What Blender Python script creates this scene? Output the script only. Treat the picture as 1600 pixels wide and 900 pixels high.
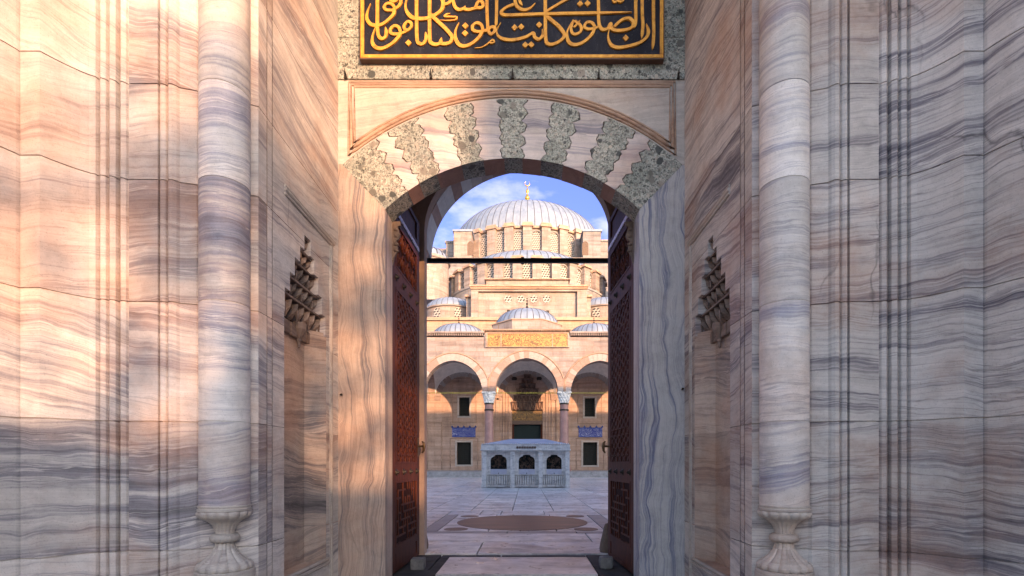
import bpy, math, random
from mathutils import Vector
R = math.radians
random.seed(7)
S = bpy.context.scene
for o in list(bpy.data.objects):
    bpy.data.objects.remove(o)

# ------------------------------------------------------------------ camera, light, exposure
H, F = 1.1, 800.0            # eye height; focal length in pixels of the 1600-wide photo
CX, CY = 822.0, 724.0        # the point the lens looks straight at (shift lens)
cam_d = bpy.data.cameras.new('camera'); cam = bpy.data.objects.new('camera', cam_d)
S.collection.objects.link(cam); S.camera = cam
cam.location = (0, 0, H); cam.rotation_euler = (R(90), 0, 0)
cam_d.sensor_width = 36; cam_d.lens = 36 * F / 1600
cam_d.shift_x = -(CX - 800) / 1600; cam_d.shift_y = (CY - 450) / 1600
cam_d.clip_start = 0.05; cam_d.clip_end = 4000

SUN_AZ, SUN_EL = 27.0, 10.5   # degrees: sun stands behind the camera, to its right
sd = Vector((math.sin(R(SUN_AZ)) * math.cos(R(SUN_EL)), -math.cos(R(SUN_AZ)) * math.cos(R(SUN_EL)), math.sin(R(SUN_EL))))
sun_d = bpy.data.lights.new('sun', 'SUN'); sun = bpy.data.objects.new('sun', sun_d)
S.collection.objects.link(sun)
sun_d.energy = 2.1; sun_d.angle = R(0.6); sun_d.color = (1.0, 0.55, 0.29)
sun.rotation_euler = (-sd).to_track_quat('-Z', 'Y').to_euler()
sun.location = sd * 60

W = bpy.data.worlds.new('World'); S.world = W; W.use_nodes = True
nt = W.node_tree; nt.nodes.clear()
sky = nt.nodes.new('ShaderNodeTexSky'); sky.sky_type = 'NISHITA'; sky.sun_disc = False
sky.sun_elevation = R(SUN_EL); sky.sun_rotation = R(180 - SUN_AZ)
sky.air_density = 1.0; sky.dust_density = 1.6; sky.ozone_density = 2.0
bg = nt.nodes.new('ShaderNodeBackground'); bg.inputs['Strength'].default_value = 0.15
wo = nt.nodes.new('ShaderNodeOutputWorld')
tc = nt.nodes.new('ShaderNodeTexCoord')
mp = nt.nodes.new('ShaderNodeMapping'); mp.inputs['Scale'].default_value = (1.0, 1.0, 2.2); mp.inputs['Location'].default_value = (0.35, 0, 0.1)
n1 = nt.nodes.new('ShaderNodeTexNoise'); n1.inputs['Scale'].default_value = 5.5; n1.inputs['Detail'].default_value = 9; n1.inputs['Roughness'].default_value = 0.56
rp = nt.nodes.new('ShaderNodeValToRGB'); rp.color_ramp.elements[0].position = 0.5; rp.color_ramp.elements[1].position = 0.8
rp.color_ramp.elements[1].color = (0.85, 0.85, 0.85, 1)
mx = nt.nodes.new('ShaderNodeMix'); mx.data_type = 'RGBA'
mx.inputs[7].default_value = (3.1, 2.9, 3.5, 1)
L = nt.links.new
L(tc.outputs['Generated'], mp.inputs['Vector']); L(mp.outputs[0], n1.inputs['Vector']); L(n1.outputs[0], rp.inputs[0])
tn = nt.nodes.new('ShaderNodeMix'); tn.data_type = 'RGBA'; tn.blend_type = 'MULTIPLY'; tn.inputs[7].default_value = (.50, .45, .86, 1)
sx_ = nt.nodes.new('ShaderNodeSeparateXYZ'); L(tc.outputs['Generated'], sx_.inputs[0])
mr_ = nt.nodes.new('ShaderNodeMapRange'); mr_.inputs[1].default_value = .35; mr_.inputs[2].default_value = .85; L(sx_.outputs[1], mr_.inputs[0]); L(mr_.outputs[0], tn.inputs[0])
wt = nt.nodes.new('ShaderNodeMix'); wt.data_type = 'RGBA'; wt.blend_type = 'MULTIPLY'; wt.inputs[0].default_value = 1; wt.inputs[7].default_value = (1.02, .985, 1.0, 1)
L(sky.outputs[0], wt.inputs[6]); L(wt.outputs[2], tn.inputs[6])
L(rp.outputs[0], mx.inputs[0]); L(tn.outputs[2], mx.inputs[6]); L(mx.outputs[2], bg.inputs['Color']); L(bg.outputs[0], wo.inputs[0])

S.view_settings.view_transform = 'Standard'; S.view_settings.look = 'None'
S.view_settings.gamma = 1; S.view_settings.use_curve_mapping = False
S.view_settings.exposure = 2.0
S.cycles.max_bounces = 8; S.cycles.diffuse_bounces = 6

# ------------------------------------------------------------------ helpers
def P(px, py, d):                     # photo pixel at a depth -> world point
    return ((px - CX) / F * d, d, H + (CY - py) / F * d)
def PX(px, d): return (px - CX) / F * d
def PZ(py, d): return H + (CY - py) / F * d

class NT:
    def __init__(s, m):
        m.use_nodes = True; s.t = m.node_tree; s.b = s.t.nodes['Principled BSDF']; s._pos = None
    def n(s, ty, **kw):
        x = s.t.nodes.new(ty)
        for k, v in kw.items(): setattr(x, k, v)
        return x
    def put(s, sock, v):
        if hasattr(v, 'is_output'): s.t.links.new(v, sock)
        elif v is not None:
            if isinstance(v, (tuple, list)) and len(v) == 3 and sock.type == 'RGBA': v = (*v, 1)
            sock.default_value = v
    def pos(s):
        if s._pos is None: s._pos = s.n('ShaderNodeNewGeometry').outputs['Position']
        return s._pos
    def island(s): return s.n('ShaderNodeNewGeometry').outputs['Random Per Island']
    def mapping(s, v, scale=(1, 1, 1), loc=(0, 0, 0), rot=(0, 0, 0)):
        x = s.n('ShaderNodeMapping'); s.put(x.inputs['Vector'], v)
        x.inputs['Scale'].default_value = scale; x.inputs['Location'].default_value = loc; x.inputs['Rotation'].default_value = rot
        return x.outputs[0]
    def noise(s, v, scale=1, detail=5, rough=.55, dist=0):
        x = s.n('ShaderNodeTexNoise'); s.put(x.inputs['Vector'], v); x.inputs['Scale'].default_value = scale
        x.inputs['Detail'].default_value = detail; x.inputs['Roughness'].default_value = rough; x.inputs['Distortion'].default_value = dist
        return x.outputs[0]
    def vor(s, v, scale=1, out='Distance', feature='F1', rnd=1):
        x = s.n('ShaderNodeTexVoronoi', feature=feature); s.put(x.inputs['Vector'], v); x.inputs['Scale'].default_value = scale
        x.inputs['Randomness'].default_value = rnd
        return x.outputs[out]
    def math(s, op, a, b=None, c=None, clamp=False):
        x = s.n('ShaderNodeMath', operation=op, use_clamp=clamp); s.put(x.inputs[0], a); s.put(x.inputs[1], b)
        if c is not None: s.put(x.inputs[2], c)
        return x.outputs[0]
    def vmath(s, op, a, b=None):
        x = s.n('ShaderNodeVectorMath', operation=op); s.put(x.inputs[0], a)
        if b is not None: s.put(x.inputs[1], b)
        return x.outputs[0]
    def sep(s, v):
        x = s.n('ShaderNodeSeparateXYZ'); s.put(x.inputs[0], v); return x.outputs
    def comb(s, a, b, c):
        x = s.n('ShaderNodeCombineXYZ')
        for i, v in enumerate((a, b, c)): s.put(x.inputs[i], v)
        return x.outputs[0]
    def white(s, v):
        x = s.n('ShaderNodeTexWhiteNoise', noise_dimensions='1D'); s.put(x.inputs['W'], v); return x.outputs['Value']
    def ramp(s, f, stops, interp='LINEAR'):
        x = s.n('ShaderNodeValToRGB'); s.put(x.inputs[0], f); cr = x.color_ramp; cr.interpolation = interp
        while len(cr.elements) < len(stops): cr.elements.new(0.5)
        for e, (p, c) in zip(cr.elements, stops):
            e.position = p; e.color = (c, c, c, 1) if isinstance(c, (int, float)) else (*c, 1)
        return x.outputs[0]
    def mix(s, f, a, b, blend='MIX'):
        x = s.n('ShaderNodeMix', data_type='RGBA', blend_type=blend); s.put(x.inputs[0], f); s.put(x.inputs[6], a); s.put(x.inputs[7], b)
        return x.outputs[2]
    def bump(s, h, strength=.3, dist=.01):
        x = s.n('ShaderNodeBump'); x.inputs['Strength'].default_value = strength; x.inputs['Distance'].default_value = dist
        s.put(x.inputs['Height'], h); s.t.links.new(x.outputs[0], s.b.inputs['Normal'])
    def out(s, col=None, rough=None, metal=None, spec=None):
        if col is not None: s.put(s.b.inputs['Base Color'], col)
        if rough is not None: s.put(s.b.inputs['Roughness'], rough)
        if metal is not None: s.put(s.b.inputs['Metallic'], metal)
        if spec is not None: s.put(s.b.inputs['Specular IOR Level'], spec)

def newmat(name):
    m = bpy.data.materials.new(name); return m, NT(m)

class MB:
    def __init__(s): s.v = []; s.f = []; s.m = []; s.mi = 0
    def add(s, vs, fs):
        o = len(s.v); s.v += [tuple(p) for p in vs]
        for f in fs: s.f.append([i + o for i in f]); s.m.append(s.mi)
    def box(s, x0, x1, y0, y1, z0, z1, bev=0):
        if bev:
            b = bev
            lay = [(z0, b), (z0 + b, 0), (z1 - b, 0), (z1, b)]
            vs = []
            for z, i in lay: vs += [(x0 + i, y0 + i, z), (x1 - i, y0 + i, z), (x1 - i, y1 - i, z), (x0 + i, y1 - i, z)]
            fs = [[3, 2, 1, 0], [12, 13, 14, 15]]
            for k in range(3):
                for j in range(4): fs.append([k * 4 + j, k * 4 + (j + 1) % 4, k * 4 + 4 + (j + 1) % 4, k * 4 + 4 + j])
            s.add(vs, fs); return
        vs = [(x0, y0, z0), (x1, y0, z0), (x1, y1, z0), (x0, y1, z0), (x0, y0, z1), (x1, y0, z1), (x1, y1, z1), (x0, y1, z1)]
        s.add(vs, [[3, 2, 1, 0], [4, 5, 6, 7], [0, 1, 5, 4], [1, 2, 6, 5], [2, 3, 7, 6], [3, 0, 4, 7]])
    def hexa(s, q0, q1):              # two quads (bottom loop / top loop)
        s.add(list(q0) + list(q1), [[3, 2, 1, 0], [4, 5, 6, 7], [0, 1, 5, 4], [1, 2, 6, 5], [2, 3, 7, 6], [3, 0, 4, 7]])
    def strip(s, A, B, closed=False):
        n = len(A); fs = []
        for i in range(n if closed else n - 1): j = (i + 1) % n; fs.append([i, j, n + j, n + i])
        s.add(list(A) + list(B), fs)
    def grid(s, rows, closed=False):
        n = len(rows[0]); vs = [p for r in rows for p in r]; fs = []
        for k in range(len(rows) - 1):
            for i in range(n if closed else n - 1):
                j = (i + 1) % n; fs.append([k * n + i, k * n + j, (k + 1) * n + j, (k + 1) * n + i])
        s.add(vs, fs)
    def lathe(s, prof, c, n=24, a0=0, a1=2 * math.pi, mod=None):
        rows = []; full = abs(a1 - a0 - 2 * math.pi) < 1e-6
        for (r, z) in prof:
            row = []
            for i in range(n if full else n + 1):
                a = a0 + (a1 - a0) * i / n; rr = r * (mod(a, z) if mod else 1)
                row.append((c[0] + rr * math.cos(a), c[1] + rr * math.sin(a), c[2] + z))
            rows.append(row)
        s.grid(rows, closed=full)
    def prism(s, poly, z0, z1):        # poly in XY
        n = len(poly); vs = [(x, y, z0) for x, y in poly] + [(x, y, z1) for x, y in poly]
        s.add(vs, [list(range(n))[::-1], list(range(n, 2 * n))] + [[i, (i + 1) % n, n + (i + 1) % n, n + i] for i in range(n)])
    def prism_y(s, poly, y0, y1):      # poly in XZ
        n = len(poly); vs = [(x, y0, z) for x, z in poly] + [(x, y1, z) for x, z in poly]
        s.add(vs, [list(range(n)), list(range(n, 2 * n))[::-1]] + [[i, n + i, n + (i + 1) % n, (i + 1) % n] for i in range(n)])
    def tube(s, path, r, n=6, closed=False):
        path = [Vector(p) for p in path]; rows = []; m = len(path)
        for i, p in enumerate(path):
            if closed: t = path[(i + 1) % m] - path[i - 1]
            else: t = path[min(i + 1, m - 1)] - path[max(i - 1, 0)]
            t.normalize(); ref = Vector((0, 1, 0)) if abs(t.y) < .9 else Vector((0, 0, 1))
            a = t.cross(ref).normalized(); b = t.cross(a)
            rr = r[i] if isinstance(r, (list, tuple)) else r
            rows.append([p + (a * math.cos(k * 2 * math.pi / n) + b * math.sin(k * 2 * math.pi / n)) * rr for k in range(n)])
        if closed: rows.append(rows[0])
        s.grid(rows, closed=True)
        if not closed:
            s.add(rows[0], [list(range(n))]); s.add(rows[-1], [list(range(n))[::-1]])
    def weld(s):
        idx, vs, mp = {}, [], []
        for p in s.v:
            k = tuple(round(c, 4) for c in p)
            if k not in idx: idx[k] = len(vs); vs.append(p)
            mp.append(idx[k])
        s.v = vs; s.f = [[mp[i] for i in f] for f in s.f]; return s
    def build(s, name, mats, parent=None, smooth=False, angle=None):
        off = Vector((0, 0, 0)); p = parent
        while p is not None: off += p.location; p = p.parent
        me = bpy.data.meshes.new(name)
        me.from_pydata([(x - off.x, y - off.y, z - off.z) for x, y, z in s.v], [], s.f)
        mats = mats if isinstance(mats, (list, tuple)) else [mats]
        for m in mats: me.materials.append(m)
        if len(mats) > 1: me.polygons.foreach_set('material_index', s.m)
        if smooth: me.polygons.foreach_set('use_smooth', [True] * len(me.polygons))
        me.update()
        o = bpy.data.objects.new(name, me); S.collection.objects.link(o)
        if smooth and angle: me.set_sharp_from_angle(angle=R(angle))
        if parent: o.parent = parent
        return o

def tag(o, label=None, cat=None, group=None, kind=None):
    if label: o['label'] = label
    if cat: o['category'] = cat
    if group: o['group'] = group
    if kind: o['kind'] = kind
    return o
def thing(name, loc, label, cat, group=None):
    o = bpy.data.objects.new(name, None); S.collection.objects.link(o); o.location = loc; o.empty_display_size = .3
    return tag(o, label, cat, group)
def ease(a, b, n): return [a + (b - a) * i / n for i in range(n + 1)]

# ------------------------------------------------------------------ materials
SEAMS = [0.57, 1.355, 2.08, 2.82, 3.40, 4.12, 4.85, 5.6, 6.3, 7.0, 7.7, 8.4]

def marble(name, light=(.64, .60, .57), mid=(.37, .35, .365), dark=(.19, .18, .195), stain=(.50, .27, .16), seed=0, stain_amt=.7, vert=False, fine=1.0):
    m, t = newmat(name); p = t.pos(); x, y, z = t.sep(p)
    if not vert:
        idx = None
        for sz in SEAMS[:8]:
            g = t.math('GREATER_THAN', z, sz); idx = g if idx is None else t.math('ADD', idx, g)
        rnd = t.white(t.math('ADD', idx, seed + .37)); rnd2 = t.white(t.math('ADD', idx, seed + 17.1))
        warp = t.noise(t.mapping(p, (.8, .8, .8), (seed, 0, 0)), 1.0, 4, .55)
        warp2 = t.noise(t.mapping(p, (1, 1, 2.5), (seed, 3, 0)), 3.2, 3, .6)
        tilt = t.math('MULTIPLY', t.math('SUBTRACT', rnd2, .5), t.math('MULTIPLY', t.math('ADD', x, y), .3))
        zz = t.math('ADD', t.math('ADD', z, tilt), t.math('ADD', t.math('MULTIPLY', warp, .30), t.math('MULTIPLY', warp2, .034)))
        isl = t.island(); rnd = t.white(t.math('ADD', t.math('MULTIPLY', isl, 91.3), t.math('ADD', idx, seed + .37)))
        zz = t.math('ADD', zz, t.math('MULTIPLY', rnd, 9.0))
        v = t.comb(t.math('MULTIPLY', x, .3), t.math('MULTIPLY', y, .3), zz)
    else:
        warp = t.noise(t.mapping(p, (1, 1, .5), (seed, 0, 0)), 1.2, 3, .5)
        xx = t.math('ADD', t.math('ADD', x, y), t.math('ADD', t.math('MULTIPLY', warp, .45), t.math('MULTIPLY', t.noise(t.mapping(p, (1, 1, 1), (seed, 5, 0)), 3.0, 2, .5), .13)))
        v = t.comb(t.math('MULTIPLY', z, .45), 0.0, t.math('ADD', xx, seed)); rnd = None
    a = t.noise(t.mapping(v, (1, 1, 6.5 * fine)), 1.0, 10, .72)
    b = t.noise(t.mapping(v, (1.8, 1.8, 30 * fine), (3, 1, 2)), 1.0, 7, .72)
    c = t.noise(t.mapping(v, (3, 3, 95 * fine), (7, 2, 9)), 1.0, 3, .65)
    fine_n = t.noise(p, 55, 3, .6)
    low = t.noise(t.mapping(v, (.7, .7, 1.5 * fine), (6, 2, 1)), 1.0, 3, .5)
    ab = t.math('ADD', t.math('MULTIPLY', a, .56), t.math('ADD', t.math('MULTIPLY', b, .29), t.math('MULTIPLY', c, .15)))
    ab = t.math('ADD', ab, t.math('MULTIPLY', t.math('SUBTRACT', low, .47), .34))
    lm = lambda f: tuple(f * u + (1 - f) * w for u, w in zip(light, mid))
    col = t.ramp(ab, [(.37, dark), (.415, lm(-.3)), (.45, mid), (.48, lm(.5)), (.515, lm(.95)), (.55, light), (.585, tuple(min(1, u * 1.13) for u in light)), (.615, lm(.5)), (.64, lm(.9)), (.69, mid)])
    # thin dark streaks gathered along the bands, and a few white ones
    rid = t.math('ABSOLUTE', t.math('SUBTRACT', t.noise(t.mapping(v, (1.2, 1.2, 9 * fine), (11, 5, 3)), 1.0, 6, .6), .5))
    msk = t.ramp(t.noise(t.mapping(v, (.8, .8, 3 * fine), (2, 9, 4)), 1.0, 3, .5), [(.45, 0.0), (.58, 1.0)])
    col = t.mix(t.math('MULTIPLY', t.ramp(rid, [(.0, .55), (.02, 0.0)]), msk), col, dark)
    rid2 = t.math('ABSOLUTE', t.math('SUBTRACT', t.noise(t.mapping(v, (1.2, 1.2, 7 * fine), (1, 15, 8)), 1.0, 5, .6), .53))
    col = t.mix(t.ramp(rid2, [(.0, .7), (.012, 0.0)]), col, tuple(min(1, u * 1.18) for u in light))
    st = t.ramp(t.noise(t.mapping(p, (1, 1, 1.5), (seed * 2, 4, 1)), .95, 6, .64), [(.45, 0.0), (.62, 1.0)])
    col = t.mix(t.math('MULTIPLY', st, stain_amt), col, t.mix(.62, col, stain))
    wv = t.n('ShaderNodeTexNoise'); t.put(wv.inputs['Vector'], p); wv.inputs['Scale'].default_value = 2.2; wv.inputs['Detail'].default_value = 4; wv.inputs['Roughness'].default_value = .5
    sv = t.n('ShaderNodeVectorMath', operation='SCALE'); t.put(sv.inputs[0], wv.outputs[1]); sv.inputs[3].default_value = .3
    ck = t.vor(t.vmath('ADD', t.mapping(p, (1, 1, .6), (seed, 2, 0)), sv.outputs[0]), .55, 'Distance', 'DISTANCE_TO_EDGE')
    ckm = t.ramp(t.noise(t.mapping(p, (1, 1, 1), (3, seed, 8)), .8, 2, .5), [(.57, 0.0), (.64, .7)])
    col = t.mix(t.math('MULTIPLY', t.ramp(ck, [(.0, .8), (.0014, 0.0)]), ckm), col, tuple(.35 * u for u in dark))
    dk = t.ramp(t.vor(t.mapping(p, (1, 1, .5)), 26, 'Distance'), [(.03, .55), (.09, 1.0)])
    grime = t.ramp(t.noise(p, 9, 6, .7), [(.3, .8), (.55, 1.0)])
    pit = t.ramp(t.noise(p, 130, 2, .5), [(.32, .7), (.4, 1.0)])
    col = t.mix(1.0, col, grime, 'MULTIPLY'); col = t.mix(.45, col, dk, 'MULTIPLY'); col = t.mix(.6, col, pit, 'MULTIPLY')
    if rnd is not None:
        col = t.mix(1.0, col, t.ramp(rnd, [(0, .78), (1, 1.08)]), 'MULTIPLY')
    t.out(col, t.ramp(fine_n, [(.3, .42), (.7, .66)]), spec=.35)
    t.bump(t.math('ADD', t.math('MULTIPLY', fine_n, .4), t.math('ADD', t.math('MULTIPLY', t.noise(p, 7, 4, .6), 1.0), t.math('MULTIPLY', pit, .25))), .35, .012)
    return m

M = {}
M['marble'] = marble('banded_marble', seed=1)
M['marble_r'] = marble('banded_marble_brown_shaded', light=(.57, .525, .495), mid=(.27, .247, .26), dark=(.10, .092, .105), stain=(.40, .215, .135), seed=4, stain_amt=.8)  # browner right-hand stone, with the light falloff darkened into its colour
M['marble_col'] = marble('column_marble', light=(.70, .67, .645), mid=(.42, .415, .47), dark=(.24, .235, .29), stain=(.55, .32, .2), seed=6, stain_amt=.5)
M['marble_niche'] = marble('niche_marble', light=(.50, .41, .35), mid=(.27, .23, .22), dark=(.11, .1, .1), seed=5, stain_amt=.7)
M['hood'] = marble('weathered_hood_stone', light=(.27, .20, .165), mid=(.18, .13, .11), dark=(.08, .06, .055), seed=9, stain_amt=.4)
M['jamb_warm'] = marble('jamb_marble_warm_lit', light=(.47, .38, .32), mid=(.235, .205, .2), dark=(.11, .105, .11), seed=3, vert=True, fine=4.6, stain_amt=.45)  # left jamb: warm sun glow put into the stone colour
M['jamb_cool'] = marble('jamb_marble_sky_lit', light=(.47, .455, .45), mid=(.215, .225, .295), dark=(.10, .11, .165), seed=7, vert=True, fine=4.6, stain_amt=.12)  # right jamb: blue skylight put into the stone colour
M['marble_arch'] = marble('arch_marble', light=(.6, .53, .5), mid=(.38, .35, .38), dark=(.22, .2, .25), seed=8, stain_amt=.6, fine=2.2)
M['marble_plain'] = marble('plain_marble', light=(.5, .46, .42), mid=(.42, .38, .35), dark=(.32, .29, .275), seed=11, stain_amt=.35, fine=.8)
M['moulding'] = marble('moulding_stone', light=(.4, .29, .22), mid=(.3, .2, .15), dark=(.18, .12, .1), seed=13, stain_amt=.5)
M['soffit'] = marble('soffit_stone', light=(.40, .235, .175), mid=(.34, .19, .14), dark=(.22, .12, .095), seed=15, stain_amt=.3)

def conglomerate(name, light=(.345, .36, .335), tint=1.0):
    m, t = newmat(name); p = t.pos()
    w = t.vmath('ADD', p, t.vmath('SCALE', t.n('ShaderNodeTexNoise').outputs[1]))
    wn = t.n('ShaderNodeTexNoise'); t.put(wn.inputs['Vector'], p); wn.inputs['Scale'].default_value = 14; wn.inputs['Detail'].default_value = 4
    sc = t.n('ShaderNodeVectorMath', operation='SCALE'); t.put(sc.inputs[0], wn.outputs[1]); sc.inputs[3].default_value = .05
    w = t.vmath('ADD', p, sc.outputs[0])
    def clasts(scale, lo, hi):
        c = t.sep(t.vor(w, scale, 'Color'))[0]
        d = t.vor(w, scale, 'Distance')
        return c, t.ramp(d, [(lo, 1.0), (hi, 0.0)])
    c1, k1 = clasts(11, .34, .44); c2, k2 = clasts(26, .36, .46); c3, k3 = clasts(60, .4, .5)
    base = t.ramp(t.noise(p, 70, 5, .75), [(.36, tuple(.35 * u for u in light)), (.5, light), (.62, tuple(min(1, 1.3 * u) for u in light))])
    pal = [(0, (.05, .05, .055)), (.3, (.1, .105, .1)), (.45, (.26, .26, .24)), (.7, (.38, .33, .28)), (.9, (.55, .52, .48))]
    col = t.mix(t.math('MULTIPLY', k3, .75), base, t.ramp(c3, pal))
    col = t.mix(t.math('MULTIPLY', k2, t.math('GREATER_THAN', c2, .35)), col, t.ramp(c2, [(.35, (.3, .3, .28)), (.6, (.13, .14, .13)), (.8, (.5, .45, .4)), (1, (.08, .085, .09))]))
    col = t.mix(t.math('MULTIPLY', k1, t.math('GREATER_THAN', c1, .68)), col, t.ramp(c1, [(.62, (.1, .11, .11)), (.78, (.06, .065, .065)), (.9, (.3, .27, .24)), (1, (.16, .16, .15))]))
    pits = t.ramp(t.noise(t.mapping(p, (1, 1, 1), (5, 5, 5)), 30, 4, .72), [(.575, 0.0), (.62, 1.0)])
    col = t.mix(t.math('MULTIPLY', pits, .9), col, (.035, .036, .035))
    col = t.mix(1.0, col, t.ramp(t.noise(p, 3.5, 4, .6), [(.35, (.7, .74, .7)), (.65, (1.12, 1.1, 1.05))]), 'MULTIPLY')
    t.out(col, .55, spec=.35); t.bump(t.math('ADD', k2, t.noise(p, 90, 3, .6)), .4, .006)
    return m
M['conglo'] = conglomerate('conglomerate_stone')

def simple(name, col, rough=.6, var=.25, scale=8, metal=0, bump=.2, bscale=40, spec=.5):
    m, t = newmat(name); p = t.pos()
    c = t.mix(1.0, col, t.ramp(t.noise(p, scale, 6, .65), [(.3, 1 - var), (.7, 1 + var * .4)]), 'MULTIPLY')
    t.out(c, rough, metal, spec)
    if bump: t.bump(t.noise(p, bscale, 4, .6), bump, .01)
    return m
def gold():
    m, t = newmat('gilded_paint'); p = t.pos()
    c = t.ramp(t.noise(p, 16, 8, .75), [(.32, (.30, .12, .015)), (.45, (.62, .28, .03)), (.6, (.74, .37, .045)), (.72, (.8, .46, .1))])
    c = t.mix(t.ramp(t.noise(p, 75, 3, .7), [(.62, 0.0), (.68, .8)]), c, (.16, .07, .02))
    t.out(c, t.ramp(t.noise(p, 20, 4, .6), [(.3, .38), (.7, .65)]), .15); t.bump(t.noise(p, 60, 4, .6), .3, .006); return m
M['gold'] = gold()
def board():
    m, t = newmat('dark_painted_board'); p = t.pos()
    c = t.ramp(t.noise(t.mapping(p, (1, 1, .35)), 7, 8, .72), [(.35, (.005, .006, .013)), (.55, (.012, .014, .026)), (.72, (.05, .05, .06))])
    c = t.mix(t.ramp(t.noise(p, 110, 2, .6), [(.68, 0.0), (.72, .6)]), c, (.2, .18, .16))
    t.out(c, .6, spec=.2); t.bump(t.noise(p, 25, 4, .6), .15, .01); return m
M['panel_black'] = board()
M['panel_wood'] = simple('panel_wood', (.11, .055, .035), .6, .4, 9)
M['iron'] = simple('dark_iron', (.03, .024, .02), .55, .4, 12, .4)
M['brass'] = simple('old_brass', (.13, .085, .045), .5, .3, 20, .8)
M['gilt'] = simple('gilt_metal', (.8, .5, .12), .3, .2, 10, .85, 0)
M['pale_strip'] = None
M['plaster'] = simple('pale_plaster', (.85, .79, .72), .8, .2, 2, 0, .1, 20)
M['dark'] = simple('dark_interior', (.02, .03, .03), .8, .3, 3, 0, 0)
M['plinth'] = simple('weathered_plinth', (.34, .33, .33), .8, .4, 3, 0, .3, 20)
M['doorstone'] = simple('rough_grey_stone', (.17, .165, .16), .85, .5, 12, 0, .6, 30)
M['brownstone'] = simple('brown_stone', (.16, .11, .085), .75, .45, 10, 0, .4, 30)

def wood():
    m, t = newmat('red_brown_door_wood'); p = t.pos()
    g = t.noise(t.mapping(p, (9, 9, .8)), 5, 6, .65, .4)
    col = t.ramp(g, [(.3, (.036, .009, .005)), (.55, (.085, .022, .011)), (.75, (.12, .036, .019))])
    col = t.mix(1, col, t.ramp(t.noise(p, 3, 5, .6), [(.3, .65), (.7, 1.1)]), 'MULTIPLY')
    t.out(col, .6, spec=.18); t.bump(g, .2, .004)
    return m
M['wood'] = wood()
M['wood_dark'] = simple('dark_lattice_wood', (.03, .009, .007), .8, .5, 14, spec=.12)
def strip_mat():
    m, t = newmat('pale_worn_strip'); p = t.pos()
    c = t.mix(t.ramp(t.noise(p, 38, 4, .7), [(.42, 0.), (.5, 1.)]), (.3, .2, .2), (.8, .72, .76))
    t.out(c, .4); return m
M['pale_strip'] = strip_mat()

def ashlar(name, c1, c2, bw=1.1, bh=.42, mortar=(.3, .2, .14), wall='xz', stain=.5, hue=(.62, .36, .22)):
    m, t = newmat(name); p = t.pos(); x, y, z = t.sep(p)
    if wall == 'xz': v = t.comb(t.math('ADD', x, t.math('MULTIPLY', y, .7)), z, 0.0)
    bk = t.n('ShaderNodeTexBrick'); t.put(bk.inputs['Vector'], v)
    t.put(bk.inputs['Color1'], c1); t.put(bk.inputs['Color2'], c2); t.put(bk.inputs['Mortar'], mortar)
    bk.inputs['Scale'].default_value = 1; bk.inputs['Brick Width'].default_value = bw; bk.inputs['Row Height'].default_value = bh
    bk.inputs['Mortar Size'].default_value = .012; bk.inputs['Mortar Smooth'].default_value = .3; bk.inputs['Bias'].default_value = -.1
    col = bk.outputs['Color']
    band = t.noise(t.mapping(p, (.25, .25, 2.6)), 1.0, 6, .65)
    col = t.mix(1, col, t.ramp(band, [(.32, .66), (.5, 1.0), (.68, 1.14)]), 'MULTIPLY')
    st = t.ramp(t.noise(t.mapping(p, (1, 1, .7)), .55, 6, .65), [(.48, 0.), (.72, 1.)])
    col = t.mix(t.math('MULTIPLY', st, stain), col, hue)
    col = t.mix(.5, col, t.ramp(t.noise(t.mapping(p, (1.3, 1.3, .22)), 1.2, 6, .65), [(.34, .62), (.52, 1.04)]), 'MULTIPLY')
    col = t.mix(.7, col, t.ramp(t.noise(p, 6, 6, .7), [(.3, .75), (.6, 1.05)]), 'MULTIPLY')
    t.out(col, .8, spec=.25); t.bump(t.math('ADD', t.math('MULTIPLY', bk.outputs['Fac'], -1.2), t.noise(p, 8, 5, .7)), .3, .03)
    return m
M['ashlar'] = ashlar('pale_ashlar', (.35, .315, .305), (.275, .235, .225), stain=.4, hue=(.33, .2, .15))
M['ashlar_wall'] = ashlar('warm_ashlar', (.47, .345, .28), (.39, .27, .21), 1.5, .45, stain=.35)
M['ashlar_grey'] = ashlar('grey_ashlar', (.30, .29, .30), (.235, .23, .245), 1.0, .5, stain=.25, hue=(.36, .29, .24))
M['facing'] = ashlar('range_wall_stone', (.44, .38, .32), (.38, .32, .27), 1.2, .5)

def voussoir(name, ca, cb):
    m, t = newmat(name); r = t.island(); p = t.pos()
    col = t.ramp(r, [(0, ca), (.42, tuple(.9 * a + .1 * b for a, b in zip(ca, cb))), (.58, tuple(.1 * a + .9 * b for a, b in zip(ca, cb))), (1, cb)])
    col = t.mix(1, col, t.ramp(t.noise(t.mapping(p, (1, 1, 2)), 5, 6, .7), [(.3, .78), (.65, 1.06)]), 'MULTIPLY')
    t.out(col, .7, spec=.3); t.bump(t.noise(p, 14, 5, .6), .3, .02); return m
M['vouss'] = voussoir('arch_voussoirs', (.40, .365, .345), (.33, .24, .2))
M['striped'] = voussoir('striped_voussoirs', (.3, .175, .135), (.55, .5, .47))

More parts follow.
